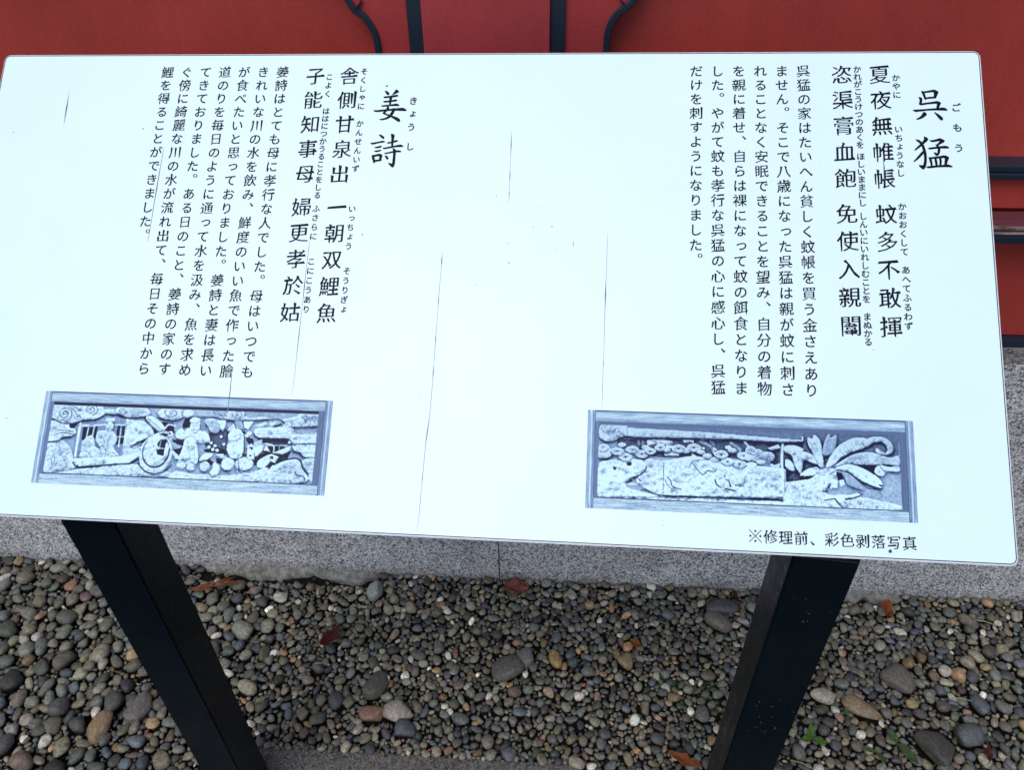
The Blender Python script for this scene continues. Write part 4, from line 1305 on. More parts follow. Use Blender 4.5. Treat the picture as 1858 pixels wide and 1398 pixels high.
def glyph(ch, bold=0.0):
    if (ch, bold) in GL: return GL[(ch, bold)]
    if ch == '※':                     # drawn: two crossing strokes and four dots
        vv, ff = [], []
        for sx in (1, -1):
            d_ = np.array([0.42 * sx, 0.42]); n_ = np.array([-0.42, 0.42 * sx]) / 0.594 * 0.024
            n0 = len(vv); vv += [d_ + n_, -d_ + n_, -d_ - n_, d_ - n_]; ff.append((n0, n0 + 1, n0 + 2, n0 + 3) if sx > 0 else (n0 + 3, n0 + 2, n0 + 1, n0))
        for cx_, cy_ in ((0, .34), (0, -.34), (.34, 0), (-.34, 0)):
            n0 = len(vv); vv += [np.array([cx_ + .075 * math.cos(a_ * math.pi / 5), cy_ + .075 * math.sin(a_ * math.pi / 5)]) for a_ in range(10)]; ff.append(tuple(range(n0, n0 + 10)))
        GL[(ch, bold)] = (np.array(vv), ff)
        return GL[(ch, bold)]
    fcurve.body = ch
    dg = bpy.context.evaluated_depsgraph_get()
    dg.update()
    me = bpy.data.meshes.new_from_object(fobj.evaluated_get(dg))
    v = np.array([p.co[:2] for p in me.vertices]).reshape(-1, 2)
    faces = [tuple(p.vertices) for p in me.polygons]
    bpy.data.meshes.remove(me)
    # merge doubles
    key = {}; idx = []
    uv = []
    for p in v:
        k = (round(p[0], 5), round(p[1], 5))
        if k not in key: key[k] = len(uv); uv.append(p)
        idx.append(key[k])
    v = np.array(uv)
    faces = [tuple(idx[i] for i in f) for f in faces]
    faces = [f for f in faces if len(set(f)) == len(f)]
    ec = {}
    for f in faces:
        for i in range(len(f)):
            a, b = f[i], f[(i + 1) % len(f)]
            ec.setdefault((min(a, b), max(a, b)), []).append((a, b))
    out = {}
    for k, l in ec.items():
        if len(l) == 1:
            a, b = l[0]
            d = v[b] - v[a]; L = np.hypot(*d)
            if L < 1e-6: continue
            n = np.array([d[1], -d[0]]) / L
            out.setdefault(a, []).append(n); out.setdefault(b, []).append(n)
    kana = ch in KANA
    th, tv = (-0.009, -0.012) if kana else (0.004, -0.012)     # thinning of horizontals / verticals
    th -= bold; tv -= bold
    # orientation sign of faces
    area = sum((v[f[(i)]][0] * v[f[(i + 1) % len(f)]][1] - v[f[(i + 1) % len(f)]][0] * v[f[i]][1]) for f in faces for i in range(len(f)))
    sg = 1 if area > 0 else -1
    nv = v.copy()
    for i, ns in out.items():
        n1 = ns[0] * sg; n2 = ns[-1] * sg
        d1 = th * n1[1] ** 2 + tv * n1[0] ** 2; d2 = th * n2[1] ** 2 + tv * n2[0] ** 2
        det = n1[0] * n2[1] - n1[1] * n2[0]
        if abs(det) < 0.25:
            q = -(n1 * d1 + n2 * d2) / 2
        else:
            q = np.array([(-d1 * n2[1] + d2 * n1[1]) / det, (-d2 * n1[0] + d1 * n2[0]) / det])
        L = np.hypot(*q)
        if L > 0.04: q *= 0.04 / L
        nv[i] = v[i] + q
    # terminals: square caps of the outline become brush entries, presses and tips
    nxt = {}
    for k_, l_ in ec.items():
        if len(l_) == 1:
            a_, b_ = l_[0] if sg > 0 else (l_[0][1], l_[0][0])
            nxt[a_] = b_
    prv = {b_: a_ for a_, b_ in nxt.items()}
    moved = set()
    for a_, b_ in nxt.items():
        if a_ not in prv or b_ not in nxt or a_ in moved or b_ in moved: continue
        d = v[b_] - v[a_]; w = np.hypot(*d)
        if not 0.035 < w < 0.105: continue
        d = d / w
        d0 = v[a_] - v[prv[a_]]; d2 = v[nxt[b_]] - v[b_]
        if np.hypot(*d0) < 1e-6 or np.hypot(*d2) < 1e-6: continue
        d0 = d0 / np.hypot(*d0); d2 = d2 / np.hypot(*d2)
        if d0 @ d > 0.6 or d2 @ d > 0.6 or d0 @ d2 > -0.6: continue
        if d0[0] * d[1] - d0[1] * d[0] < 0: continue          # convex ends only (counter-clockwise)
        n_ = np.array([d[1], -d[0]])                           # outward
        A_, B_ = nv[a_].copy(), nv[b_].copy(); mid = (A_ + B_) / 2
        # a_ -> b_ runs counter-clockwise: a_ is to the right-hand side when looking outward
        if n_[0] > 0.8:            # end of a horizontal: press
            nv[a_] = A_ + np.array([0.004, -0.012]); nv[b_] = B_ + np.array([-0.030, 0.030])
        elif n_[0] < -0.8:         # start of a horizontal
            nv[a_] = A_ + np.array([0.012, 0.010]); nv[b_] = B_ + np.array([-0.010, -0.014])
        elif n_[1] > 0.8:          # top of a vertical: slanting entry
            nv[a_] = A_ + np.array([0.014, -0.016]); nv[b_] = B_ + np.array([-0.018, 0.022])
        elif n_[1] < -0.8:         # foot of a vertical
            nv[a_] = A_ + (mid - A_) * 0.35 + np.array([0, 0.006]); nv[b_] = B_ + (mid - B_) * 0.15 + np.array([0, -0.012])
        elif n_[0] < 0 and n_[1] < 0:   # left-falling tip
            nv[a_] = mid + (A_ - mid) * 0.22 + n_ * 0.012; nv[b_] = mid + (B_ - mid) * 0.22 + n_ * 0.012
        elif n_[0] > 0 and n_[1] < 0:   # right-falling press
            nv[a_] = A_ + (A_ - mid) * 0.50; nv[b_] = B_ + (B_ - mid) * 0.45 + n_ * 0.022
        elif n_[0] < 0:                 # upper left start
            nv[a_] = mid + (A_ - mid) * 0.85; nv[b_] = mid + (B_ - mid) * 0.6
        else:                           # flick to the upper right
            nv[a_] = mid + (A_ - mid) * 0.3; nv[b_] = mid + (B_ - mid) * 0.3 + n_ * 0.01
        if not kana:
            nv[a_] += (nv[a_] - A_) * 0.5; nv[b_] += (nv[b_] - B_) * 0.5
        moved.add(a_); moved.add(b_)
    cx = 0.5
    nv[:, 0] -= cx; nv[:, 1] -= 0.385
    # brush hand: strokes climb to the right, swell towards the lower right
    if ch not in '。、※':
        k = 0.075 if not kana else 0.045
        nv[:, 1] += k * nv[:, 0]
        if kana: nv *= 0.94
        else: nv[:, 0] *= 0.985
    GL[(ch, bold)] = (nv, faces)
    return GL[(ch, bold)]


def text_block(name, cells, z=0.00025):
    """cells: (char, x, y, em) in board metres, y up"""
    VV, FF = [], []
    n = 0
    for ch, x, y, em in cells:
        if ch in ' 　': continue
        v, f = glyph(ch, 0.010 if em < 0.012 else 0.0)
        dx = dy = 0
        if ch in '。、' and name != 'caption_line': dx, dy = 0.60, 0.62
        if ch in 'ゃょっゅ': dx, dy = 0.07, 0.08
        v = v + np.array([dx, dy])
        v3 = np.column_stack([v * em + np.array([x, y]), np.full(len(v), z)])
        VV.append(v3); FF += [tuple(i + n for i in q) for q in f]; n += len(v)
    return on_board(from_data(name, np.concatenate(VV), FF, INK, sign))


def column(name, s, x, y0, pitch, em):
    text_block(name, [(c, x, -(y0 + pitch * i), em) for i, c in enumerate(s)])


SR = ['呉猛の家はたいへん貧しく蚊帳を買う金さえあり', 'ません。そこで八歳になった呉猛は親が蚊に刺さ', 'れることなく安眠できることを望み、自分の着物',
      'を親に着せ、自らは裸になって蚊の餌食となりま', 'した。やがて蚊も孝行な呉猛の心に感心し、呉猛', 'だけを刺すようになりました。']
SL = ['姜詩はとても母に孝行な人でした。母はいつでも', 'きれいな川の水を飲み、鮮度のいい魚で作った膾', 'が食べたいと思っておりました。姜詩と妻は長い',
      '道のりを毎日のように通って水を汲み、魚を求め', 'てきておりました。ある日のこと、姜詩の家のす', 'ぐ傍に綺麗な川の水が流れ出て、毎日その中から', '鯉を得ることができました。']
for i, s in enumerate(SR): column('story_column', s, 0.3999 - 0.02467 * i, -0.2660, 0.01820, 0.0166)
for i, s in enumerate(SL): column('story_column', s, -0.2285 - 0.02482 * i, -0.2660, 0.01817, 0.0166)
for s, x, y in (('夏夜無帷帳', 0.4861, -0.2612), ('蚊多不敢揮', 0.4859, -0.0878), ('恣渠膏血飽', 0.4434, -0.2612), ('免使入親闈', 0.4434, -0.0877),
                ('舎側甘泉出', -0.1434, -0.2606), ('一朝双鯉魚', -0.1426, -0.0873), ('子能知事母', -0.1860, -0.2606), ('婦更孝於姑', -0.1857, -0.0872)):
    column('poem_column', s, x, y, 0.03265, 0.0250)
for s, x, y, p in (('かやに', 0.504, -0.2569, 0.0109), ('いちょうなし', 0.504, -0.1917, 0.0108), ('かおおくして', 0.5036, -0.0971, 0.0107), ('あへてふるわず', 0.5041, -0.0225, 0.0107),
                   ('かれがこうけつのあくを', 0.461, -0.268, 0.0096), ('ほしいままにし', 0.461, -0.1576, 0.0094), ('しんいにいれしむことを', 0.461, -0.085, 0.0097), ('まぬかる', 0.461, 0.0321, 0.0095),
                   ('そくしゃに', -0.1254, -0.2666, 0.0118), ('かんせんいず', -0.1246, -0.1962, 0.0118), ('いっちょう', -0.1242, -0.0857, 0.0117), ('そうりぎょ', -0.1234, -0.0083, 0.0117),
                   ('こよく', -0.1685, -0.2592, 0.0115), ('ははにつかうることをしる', -0.1682, -0.2128, 0.01002), ('ふさらに', -0.1678, -0.0855, 0.0117), ('こにこうあり', -0.1671, -0.0191, 0.0117)):
    column('reading_column', s, x, y, p, 0.0102)
for s, x, y, p in (('ごもう', 0.5686, -0.2192, 0.02515), ('きょう', -0.0610, -0.2267, 0.0173), ('し', -0.0606, -0.1665, 0.01)):
    column('reading_column', s, x, y, p, 0.0118)
text_block('caption_line', [(c, 0.3389 + 0.0155 * i, -0.2736, 0.0150) for i, c in enumerate('※修理前、彩色剥落写真')])
COL.objects.unlink(fobj)
bpy.data.objects.remove(fobj)

# the four large name characters, stroke by stroke
for ch, strokes in TITLES.items():
    VV, FF = [], []
    for k, st in enumerate(strokes):
        # chaikin rounding
        P = [Vector((x * 1e-4, -y * 1e-4)) for x, y in st]
        ar = sum(P[i].x * P[(i + 1) % len(P)].y - P[(i + 1) % len(P)].x * P[i].y for i in range(len(P)))
        P2 = []
        for i in range(len(P)):
            e1 = (P[i] - P[i - 1]).normalized(); e2 = (P[(i + 1) % len(P)] - P[i]).normalized()
            t = e1 + e2
            t = t.normalized() if t.length > 0.2 else e1
            nrm_ = Vector((t.y, -t.x)) * (1 if ar > 0 else -1)
            P2.append(P[i] + nrm_ * 0.00045)
        P = P2
        Q = []
        for i in range(len(P)):
            a, b = P[i], P[(i + 1) % len(P)]
            Q += [a * 0.8 + b * 0.2, a * 0.2 + b * 0.8]
        n = len(VV)
        VV += [(q.x, q.y, 0.00025 + 0.00001 * k) for q in Q]
        for tri in tessellate_polygon([[Vector((q.x, q.y, 0)) for q in Q]]): FF.append(tuple(i + n for i in tri))
    on_board(from_data('title_character', VV, FF, INK, sign))


# ---------------- printed photographs of the carved panels (flat print, colour only)
def paint(ops, PW, PH, NX, NY, seed, gain, floor, lift):
    rng = np.random.default_rng(seed)
    xs = (np.arange(NX + 1) / NX) * PW; ys = (np.arange(NY + 1) / NY) * PH
    X, Y = np.meshgrid(xs, ys)
    tone = np.full(X.shape, 0.8); H = np.zeros(X.shape)

    def seg_dist(P, x0, x1, y0, y1, closed):
        sx = X[y0:y1, x0:x1]; sy = Y[y0:y1, x0:x1]
        d = np.full(sx.shape, 9.0)
        m = len(P)
        for i in range(m if closed else m - 1):
            a = P[i]; b = P[(i + 1) % m]
            ab = b - a; L = ab @ ab + 1e-12
            t = np.clip(((sx - a[0]) * ab[0] + (sy - a[1]) * ab[1]) / L, 0, 1)
            d = np.minimum(d, np.hypot(sx - a[0] - t * ab[0], sy - a[1] - t * ab[1]))
        return d

    def inside(P, x0, x1, y0, y1):
        sx = X[y0:y1, x0:x1]; sy = Y[y0:y1, x0:x1]
        c = np.zeros(sx.shape, bool)
        m = len(P)
        for i in range(m):
            a = P[i]; b = P[(i + 1) % m]
            if a[1] == b[1]: continue
            cond = ((a[1] > sy) != (b[1] > sy)) & (sx < (b[0] - a[0]) * (sy - a[1]) / (b[1] - a[1]) + a[0])
            c ^= cond
        return c

    def bb(P, m):
        x0 = int(max(0, (P[:, 0].min() - m) / PW * NX)); x1 = int(min(NX + 1, (P[:, 0].max() + m) / PW * NX + 2))
        y0 = int(max(0, (P[:, 1].min() - m) / PH * NY)); y1 = int(min(NY + 1, (P[:, 1].max() + m) / PH * NY + 2))
        return x0, x1, y0, y1

    def cr(P, closed, n=5):
        m = len(P); out = []
        for i in range(m if closed else m - 1):
            if closed: q = [P[(i + j) % m] for j in (-1, 0, 1, 2)]
            else: q = [P[max(i - 1, 0)], P[i], P[i + 1], P[min(i + 2, m - 1)]]
            for k in range(n):
                t = k / n
                out.append(0.5 * (2 * q[1] + (q[2] - q[0]) * t + (2 * q[0] - 5 * q[1] + 4 * q[2] - q[3]) * t * t + (3 * q[1] - q[0] - 3 * q[2] + q[3]) * t ** 3))
        if not closed: out.append(P[-1])
        return np.array(out)

    def fill(P, tn, h, rd):
        nonlocal tone, H
        x0, x1, y0, y1 = bb(P, 0)
        if x1 <= x0 or y1 <= y0: return
        ins = inside(P, x0, x1, y0, y1)
        d = seg_dist(P, x0, x1, y0, y1, True)
        r = rd * 0.1
        dome = np.sqrt(np.clip(1 - (1 - np.clip(d / r, 0, 1)) ** 2, 0, 1))
        T = tone[y0:y1, x0:x1]; HH = H[y0:y1, x0:x1]
        T[ins] = tn
        base = np.mean(HH[ins]) if ins.any() else 0
        HH[ins] = (0.0 if h == 0 else (base * 0.5 + 0.15 * h + h * dome[ins]))

    def line(P, w, tn):
        hw = w * 0.5e-4
        x0, x1, y0, y1 = bb(P, hw * 2 + 0.001)
        if x1 <= x0 or y1 <= y0: return
        d = seg_dist(P, x0, x1, y0, y1, False)
        s = 0.0004
        a = np.clip((hw + s - d) / (2 * s), 0, 1) * min(1, 0.35 + w / 16)
        T = tone[y0:y1, x0:x1]
        T[:] = T * (1 - a) + tn * a

    for op in ops:
        k, args, pts = op
        P = np.array([(x / 1000 * PW, y / 1000 * PH) for x, y in pts], float)
        if k == 'F':
            if args[2] >= 0.03 and len(P) > 4: P = cr(P, True)
            fill(P, *args)
        elif k == 'E':
            t = np.linspace(0, 2 * np.pi, 25)[:-1]
            rx, ry = args[0] / 1000 * PW, args[1] / 1000 * PH
            fill(np.column_stack([P[0, 0] + rx * np.cos(t), P[0, 1] + ry * np.sin(t)]), *args[2:])
        elif k == 'L':
            line(cr(P, False, 4) if len(P) > 2 else P, *args)
        elif k == 'S':
            rx, ry = args[0] / 1000 * PW, args[1] / 1000 * PH
            t = np.linspace(0.4, args[4] * 2 * np.pi, 40); r = (t / t[-1])
            line(np.column_stack([P[0, 0] + rx * r * np.cos(t), P[0, 1] + ry * r * np.sin(t)]), args[2], args[3])
        elif k == 'N':
            x0, x1, y0, y1 = bb(P, 0)
            ins = inside(P, x0, x1, y0, y1)
            g = rng.random(ins.shape)
            g = (g + np.roll(g, 1, 0) + np.roll(g, 1, 1)) / 3
            T = tone[y0:y1, x0:x1]
            T -= ins * np.clip((g - 0.5) * 2.2, 0, 1) * args[0]

    def blur(A, r):
        for ax in (0, 1):
            k = np.ones(2 * r + 1) / (2 * r + 1)
            A = np.apply_along_axis(lambda m: np.convolve(np.pad(m, r, mode='edge'), k, 'valid'), ax, A)
        return A

    # relief light from above and left, soft contact shade (this is what the printed photograph shows)
    def fbm(sc):
        t = np.zeros(H.shape)
        for o_, am in ((sc, 1.0), (max(2, sc // 2), 0.5), (max(1, sc // 4), 0.3)):
            q_ = blur(blur(rng.normal(size=H.shape), o_), o_)
            t += am * q_ / (q_.std() + 1e-9)
        return t
    H = blur(H, 1)
    lit = (tone > 0.72) & (tone < 0.97)
    f_ = fbm(9)
    chis = np.abs(np.sin(f_ * 2.6))
    tone = tone - 0.24 * lit * np.clip(1 - chis / 0.16, 0, 1)
    H = H + (0.026 * fbm(3) + 0.030 * fbm(7)) * lit
    tone = tone * np.where(lit, 1 - 0.06 * np.clip(fbm(12), -1.2, 1.2), 1)
    gy, gx = np.gradient(H)
    sh = np.clip(gy * 5.0 + gx * 2.4, -0.55, 0.40)
    ao = np.clip(blur(blur(np.roll(H, 2, 0), 2), 2) - H, 0, 1) + 0.6 * np.clip(blur(blur(np.roll(H, 3, 0), 5), 4) - H, 0, 1)
    n1 = rng.normal(size=H.shape)
    n2 = blur(n1, 2) * 4
    out = tone * (1 + sh) - ao * 3.6 + 0.020 * n1 + 0.035 * n2
    out = np.clip(out, 0, 1)
    out = np.clip(0.5 + (out - 0.50) * 1.25 + lift, 0, 1)
    if seed == 9: out = out * np.clip(0.74 + 0.42 * (Y / PH), 0, 1)
    # weathered wooden frame round the carving
    u = X / PW; v = Y / PH
    grain = blur(rng.normal(size=(NY + 1, NX + 1)), 1)
    gh_ = np.apply_along_axis(lambda m: np.convolve(np.pad(m, 12, mode='edge'), np.ones(25) / 25, 'valid'), 1, rng.normal(size=H.shape)) * 5
    gv_ = np.apply_along_axis(lambda m: np.convolve(np.pad(m, 9, mode='edge'), np.ones(19) / 19, 'valid'), 0, rng.normal(size=H.shape)) * 4
    def put(m_, val): out[m_] = val[m_]
    top = (v < 0.115)
    put(top, np.clip(0.50 + 0.25 * np.sin(np.clip(v / 0.115, 0, 1) * 3.1) + 0.085 * gh_, 0, 1) * np.clip(v / 0.02, 0.05, 1))
    put((v >= 0.115) & (v < 0.15), np.full(H.shape, floor))
    put(v > 0.895, np.clip(0.74 + 0.11 * gh_ - 0.15 * (grain > 0.5), 0, 1))
    put((v > 0.885) & (v <= 0.897), np.full(H.shape, 0.05))
    for a, b, val in ((0, 0.010, 0.62), (0.010, 0.016, 0.85), (0.016, 0.024, 0.5)):
        put((u >= a) & (u < b), np.clip(val + 0.07 * gv_, 0, 1)); 
        put((u <= 1 - a) & (u > 1 - b), np.clip(val - 0.05 + 0.07 * gv_, 0, 1))
    put((u >= 0.024) & (u < 0.036) & (v > 0.115) & (v < 0.89), np.full(H.shape, 0.34) + 0.03 * gv_)
    put((u <= 0.976) & (u > 0.955) & (v > 0.115) & (v < 0.9), np.full(H.shape, 0.28) + 0.03 * gv_)
    put((u > 0.0235) & (u < 0.0255), np.full(H.shape, 0.15)); put((u < 0.977) & (u > 0.9745), np.full(H.shape, 0.12))
    out = np.clip(out, 0, 1) ** gain
    lo = np.array([0.004, 0.006, 0.035]); md = np.array([0.17, 0.27, 0.46]); hi = np.array([0.62, 0.86, 0.90])
    o = out[..., None]
    rgb = np.where(o < 0.5, lo + (md - lo) * (o / 0.5), md + (hi - md) * ((o - 0.5) / 0.5))
    return rgb


def printed(name, x0, y0, PW, PH, ops, seed, gain, floor, label):
    NX, NY = 620, 196
    rgb = paint(ops, PW, PH, NX, NY, seed, gain, floor, -0.02 if seed == 5 else 0.0)
    xs = x0 + (np.arange(NX + 1) / NX) * PW; ys = -(y0 + (np.arange(NY + 1) / NY) * PH)
    X, Y = np.meshgrid(xs, ys)
    co = np.stack([X, Y, np.full(X.shape, 0.0002)], -1).reshape(-1, 3).astype(np.float32)
    i = np.arange(NY)[:, None] * (NX + 1) + np.arange(NX)[None, :]
    q = np.stack([i, i + NX + 1, i + NX + 2, i + 1], -1).reshape(-1, 4).astype(np.int32)
    me = bpy.data.meshes.new(name)
    me.vertices.add(len(co)); me.vertices.foreach_set('co', co.ravel())
    me.loops.add(q.size); me.loops.foreach_set('vertex_index', q.ravel())
    me.polygons.add(len(q)); me.polygons.foreach_set('loop_start', np.arange(0, q.size, 4, dtype=np.int32))
    me.polygons.foreach_set('loop_total', np.full(len(q), 4, np.int32))
    me.update(calc_edges=True)
    ca = me.color_attributes.new('tone', 'FLOAT_COLOR', 'POINT')
    ca.data.foreach_set('color', np.concatenate([rgb.reshape(-1, 3), np.ones((len(co), 1))], 1).astype(np.float32).ravel())
    me.materials.append(PRINT)
    o = on_board(link(bpy.data.objects.new(name, me), sign))
    o['label'] = label
    return o


printed('printed_photograph', -0.46713, 0.14596, 0.34222, 0.10658, PRINT1, 5, 0.95, 0.02, 'pale blue photograph of a carved panel with people, clouds and leaves')
printed('printed_photograph', 0.16118, 0.14596, 0.34222, 0.10658, PRINT2, 9, 1.0, 0.26, 'bluish photograph of a carved panel with flowers and feathery leaves')


# ---------------- hairline cracks, stains
def hair(P, w, mat=CRACK, z=0.0004):
    V_, F_ = [], []
    P = [Vector(p) for p in P]
    for i, p in enumerate(P):
        a = P[max(i - 1, 0)]; b = P[min(i + 1, len(P) - 1)]
        t = (b - a).normalized(); n = Vector((-t.y, t.x))
        ww = w[i] * 0.36
        V_ += [(p.x + n.x * ww, -(p.y + n.y * ww), z), (p.x - n.x * ww, -(p.y - n.y * ww), z)]
    for i in range(len(P) - 1): F_.append((2 * i, 2 * i + 1, 2 * i + 3, 2 * i + 2))
    return on_board(from_data('hairline_crack', V_, F_, mat, sign))


def crack(P, w, dark, seed=0):
    """thin grey line through P with darker knots at fractions given in dark"""
    rnd = random.Random(seed)
    pts, ws = [], []
    for (x0, y0), (x1, y1) in zip(P[:-1], P[1:]):
        for k in range(6):
            t = k / 6
            pts.append((x0 + (x1 - x0) * t + rnd.uniform(-1, 1) * 0.00018, y0 + (y1 - y0) * t)); ws.append(w * rnd.uniform(0.7, 1.25))
    pts.append(P[-1]); ws.append(w * 0.3); ws[0] = w * 0.2
    hair(pts, ws)
    L0, L1 = P[0][1], P[-1][1]
    def at(f):
        y = L0 + (L1 - L0) * f
        for (x0, y0), (x1, y1) in zip(P[:-1], P[1:]):
            if y0 <= y <= y1 + 1e-9: return x0 + (x1 - x0) * (y - y0) / (y1 - y0), y
        return P[-1]
    for f, ln, ww in dark:
        a, m, b = at(max(0, f - ln / 2)), at(f), at(min(1, f + ln / 2))
        hair([a, m, b], [0.0001, ww, 0.0001], CRACK_D, 0.00045)


crack([(-0.5036, -0.245), (-0.5030, -0.190)], 0.0003, [(0.55, 0.75, 0.0017)], 1)
crack([(0.0606, -0.1857), (0.0612, -0.14), (0.0618, -0.0931)], 0.0005, [(0.18, 0.36, 0.0012), (0.6, 0.16, 0.0012), (0.85, 0.1, 0.001)], 2)
crack([(-0.0124, -0.0354), (-0.0133, 0.06), (-0.0133, 0.1183), (-0.0140, 0.165), (-0.0160, 0.185), (-0.0185, 0.2865)], 0.00055, [(0.04, 0.05, 0.0014), (0.19, 0.05, 0.0011), (0.33, 0.05, 0.0011), (0.45, 0.06, 0.0012), (0.66, 0.10, 0.0012), (0.82, 0.04, 0.0009)], 3)
crack([(0.1774, -0.0636), (0.1766, 0.0169), (0.1761, 0.1455)], 0.0006, [(0.37, 0.22, 0.0015), (0.75, 0.05, 0.0009)], 4)
crack([(-0.1719, -0.0496), (-0.1723, 0.0385), (-0.173, 0.1426)], 0.00055, [(0.32, 0.2, 0.0013), (0.62, 0.25, 0.0009)], 5)
crack([(-0.2464, 0.1194), (-0.2462, 0.1459), (-0.2462, 0.166)], 0.0008, [(0.45, 0.8, 0.0011)], 6)
crack([(-0.3680, -0.165), (-0.3695, -0.1031), (-0.3707, -0.0392)], 0.0008, [(0.45, 0.35, 0.0014), (0.3, 0.1, 0.0010)], 7)
crack([(0.4858, -0.158), (0.4864, -0.128)], 0.0009, [(0.5, 0.95, 0.0016)], 8)
crack([(0.1384, -0.0500), (0.1384, -0.0420)], 0.0005, [(0.5, 0.6, 0.0009)], 9)
rs = random.Random(4)
VV, FF = [], []
for k in range(24):
    x, y, r = (rs.uniform(-0.58, 0.58), rs.uniform(-0.27, 0.27), rs.uniform(0.0003, 0.0008)) if k > 6 else (rs.uniform(0.0, 0.12), rs.uniform(-0.02, 0.12), rs.uniform(0.0004, 0.0009))
    if k == 8: x, y, r = 0.4742, -0.2825, 0.0019
    if k == 9: x, y, r = -0.0935 - 0.002, 0.2465, 0.0012
    n = len(VV)
    for q in range(7):
        a = q / 7 * 6.283
        VV.append((x + r * math.cos(a) * rs.uniform(0.7, 1.2), y + r * math.sin(a) * rs.uniform(0.7, 1.3), 0.0005))
    FF.append(tuple(range(n, n + 7)))
sp = on_board(from_data('dirt_speck', VV, FF, CRACK_D, sign)); tag(sp, kind='stuff')


# ---------------- legs and the frame under the plate
def leg(x, y, yaw, s=0.070):
    bm = bmesh.new()
    # top follows the underside of the sloping plate
    add_box(bm, 0, s, 0, s, 0.0, 1.0, 0.0)
    for v in bm.verts:
        if v.co.z > 0.5: v.co.z = 1.0
    M_ = Matrix.Translation((x, y, 0.0101)) @ Matrix.Rotation(yaw, 4, 'Z')
    for v in bm.verts:
        top = v.co.z > 0.5
        v.co = M_ @ v.co
        if top:
            # intersect vertical line with plane parallel to the board, 26 mm below its face
            pl = BC - bz * 0.0275
            v.co.z = pl.z - ((v.co.x - pl.x) * bz.x + (v.co.y - pl.y) * bz.y) / bz.z
    bmesh.ops.bevel(bm, geom=list(bm.edges), offset=0.0022, segments=2, affect='EDGES')
    o = from_bm('leg', bm, LEG, sign)
    o.matrix_local = SINV
    return o


leg(-0.5297 - 0.070 * math.cos(-0.0112), 0.6057, -0.0112)
leg(0.2559, 0.5586, -0.071)
for yy in (-0.17, 0.10):
    bm = bmesh.new()
    add_box(bm, -0.55, 0.53, yy - 0.02, yy + 0.02, -0.0270, -0.0050, 0.002)
    on_board(from_bm('cross_rail', bm, LEG, sign))
for xx in (-0.48, 0.44):
    bm = bmesh.new()
    add_box(bm, xx - 0.02, xx + 0.02, -0.1490, 0.0790, -0.0268, -0.0052, 0.002)
    on_board(from_bm('side_rail', bm, LEG, sign))

# chipped paint along the near corner of the left leg and specks
rc = random.Random(9)
VV, FF = [], []


def chip(P, U, W_, r):
    n = len(VV)
    k = rc.randint(4, 6)
    for q in range(k):
        a = q / k * 6.283
        VV.append(P + U * (r * math.cos(a) * rc.uniform(0.6, 1.2)) + W_ * (r * math.sin(a) * rc.uniform(0.8, 2.2)))
    FF.append(tuple(range(n, n + k)))


Lc = Vector((-0.5297, 0.6057, 0)); fy = Vector((0, -0.0004, 0))
for k in range(16):
    z = 0.27 - 0.14 * (k / 15) + rc.uniform(-.006, .006)
    chip(Lc + Vector((-0.0030 + rc.uniform(-0.0012, 0.0008), -0.0004, z)), Vector((1, 0, 0)), Vector((0, 0, 1)), 0.0004 + 0.0008 * (k / 15) * rc.random())
for k in range(46):
    zz = 0.70 + rc.uniform(-0.10, 0.14); yy_ = rc.uniform(0.006, 0.062)
    chip(Lc + Vector((0.0004, yy_, zz)), Vector((0, 1, 0)), Vector((0, 0, 1)), rc.uniform(0.0002, 0.0006))
Rr = Vector((0.2559, 0.5586, 0)); cu, su = math.cos(-0.071), math.sin(-0.071)
for k in range(34):
    u = rc.gauss(0.035, 0.014); zz = rc.choice([0.52, 0.50, 0.36, 0.78, 0.55]) + rc.gauss(0, 0.02)
    chip(Rr + Vector((cu * u, su * u, zz)) + Vector((su, -cu, 0)) * 0.0004, Vector((cu, su, 0)), Vector((0, 0, 1)), rc.uniform(0.0002, 0.0007))
chip(Rr + Vector((cu * 0.033, su * 0.033, 0.345)) + Vector((su, -cu, 0)) * 0.0004, Vector((cu, su, 0)), Vector((0.4, 0, 1)), 0.0016)
cp = from_data('paint_chip', VV, FF, CHIP, sign)
cp.matrix_local = SINV
tag(cp, kind='stuff')


# ================================================================ SMALL THINGS IN THE GRAVEL
def leaf_mesh(name, mat, L, W, lobes=0, curl=0.25, seed=0, fold=0.15, stem=0.4):
    rnd = random.Random(seed)
    NU, NV = 14, 6
    bm = bmesh.new()
    g = []
    for i in range(NU + 1):
        t = i / NU
        w = math.sin(math.pi * min(1, t * 0.96 + 0.04)) ** 0.75
        if lobes: w *= 0.62 + 0.38 * abs(math.cos(t * math.pi * lobes))
        row = []
        for j in range(-NV // 2, NV // 2 + 1):
            s = j / (NV / 2)
            x = (t - 0.5) * L
            y = s * W * 0.5 * w * (1 + rnd.uniform(-0.10, 0.10) * abs(s))
            z = curl * L * ((t - 0.5) ** 2) * 1.6 + fold * W * abs(s) * w + rnd.uniform(-1, 1) * 0.03 * W + 0.07 * W * math.sin(t * 9 + s * 4 + seed)
            row.append(bm.verts.new((x, y, z)))
        g.append(row)
    for a, b in zip(g[:-1], g[1:]):
        for k in range(NV): bm.faces.new((a[k], a[k + 1], b[k + 1], b[k]))
    bmesh.ops.solidify(bm, geom=list(bm.faces), thickness=0.0004)
    if stem:
        P = [Vector((-L / 2 + 0.002, 0, curl * L * 0.4)), Vector((-L / 2 - L * stem * 0.5, L * 0.05, curl * L * 0.5)), Vector((-L / 2 - L * stem, L * 0.16, curl * L * 0.3))]
        tube(bm, P, [0.0006, 0.0005, 0.0004])
    o = from_bm(name, bm, mat, None, True)
    return o


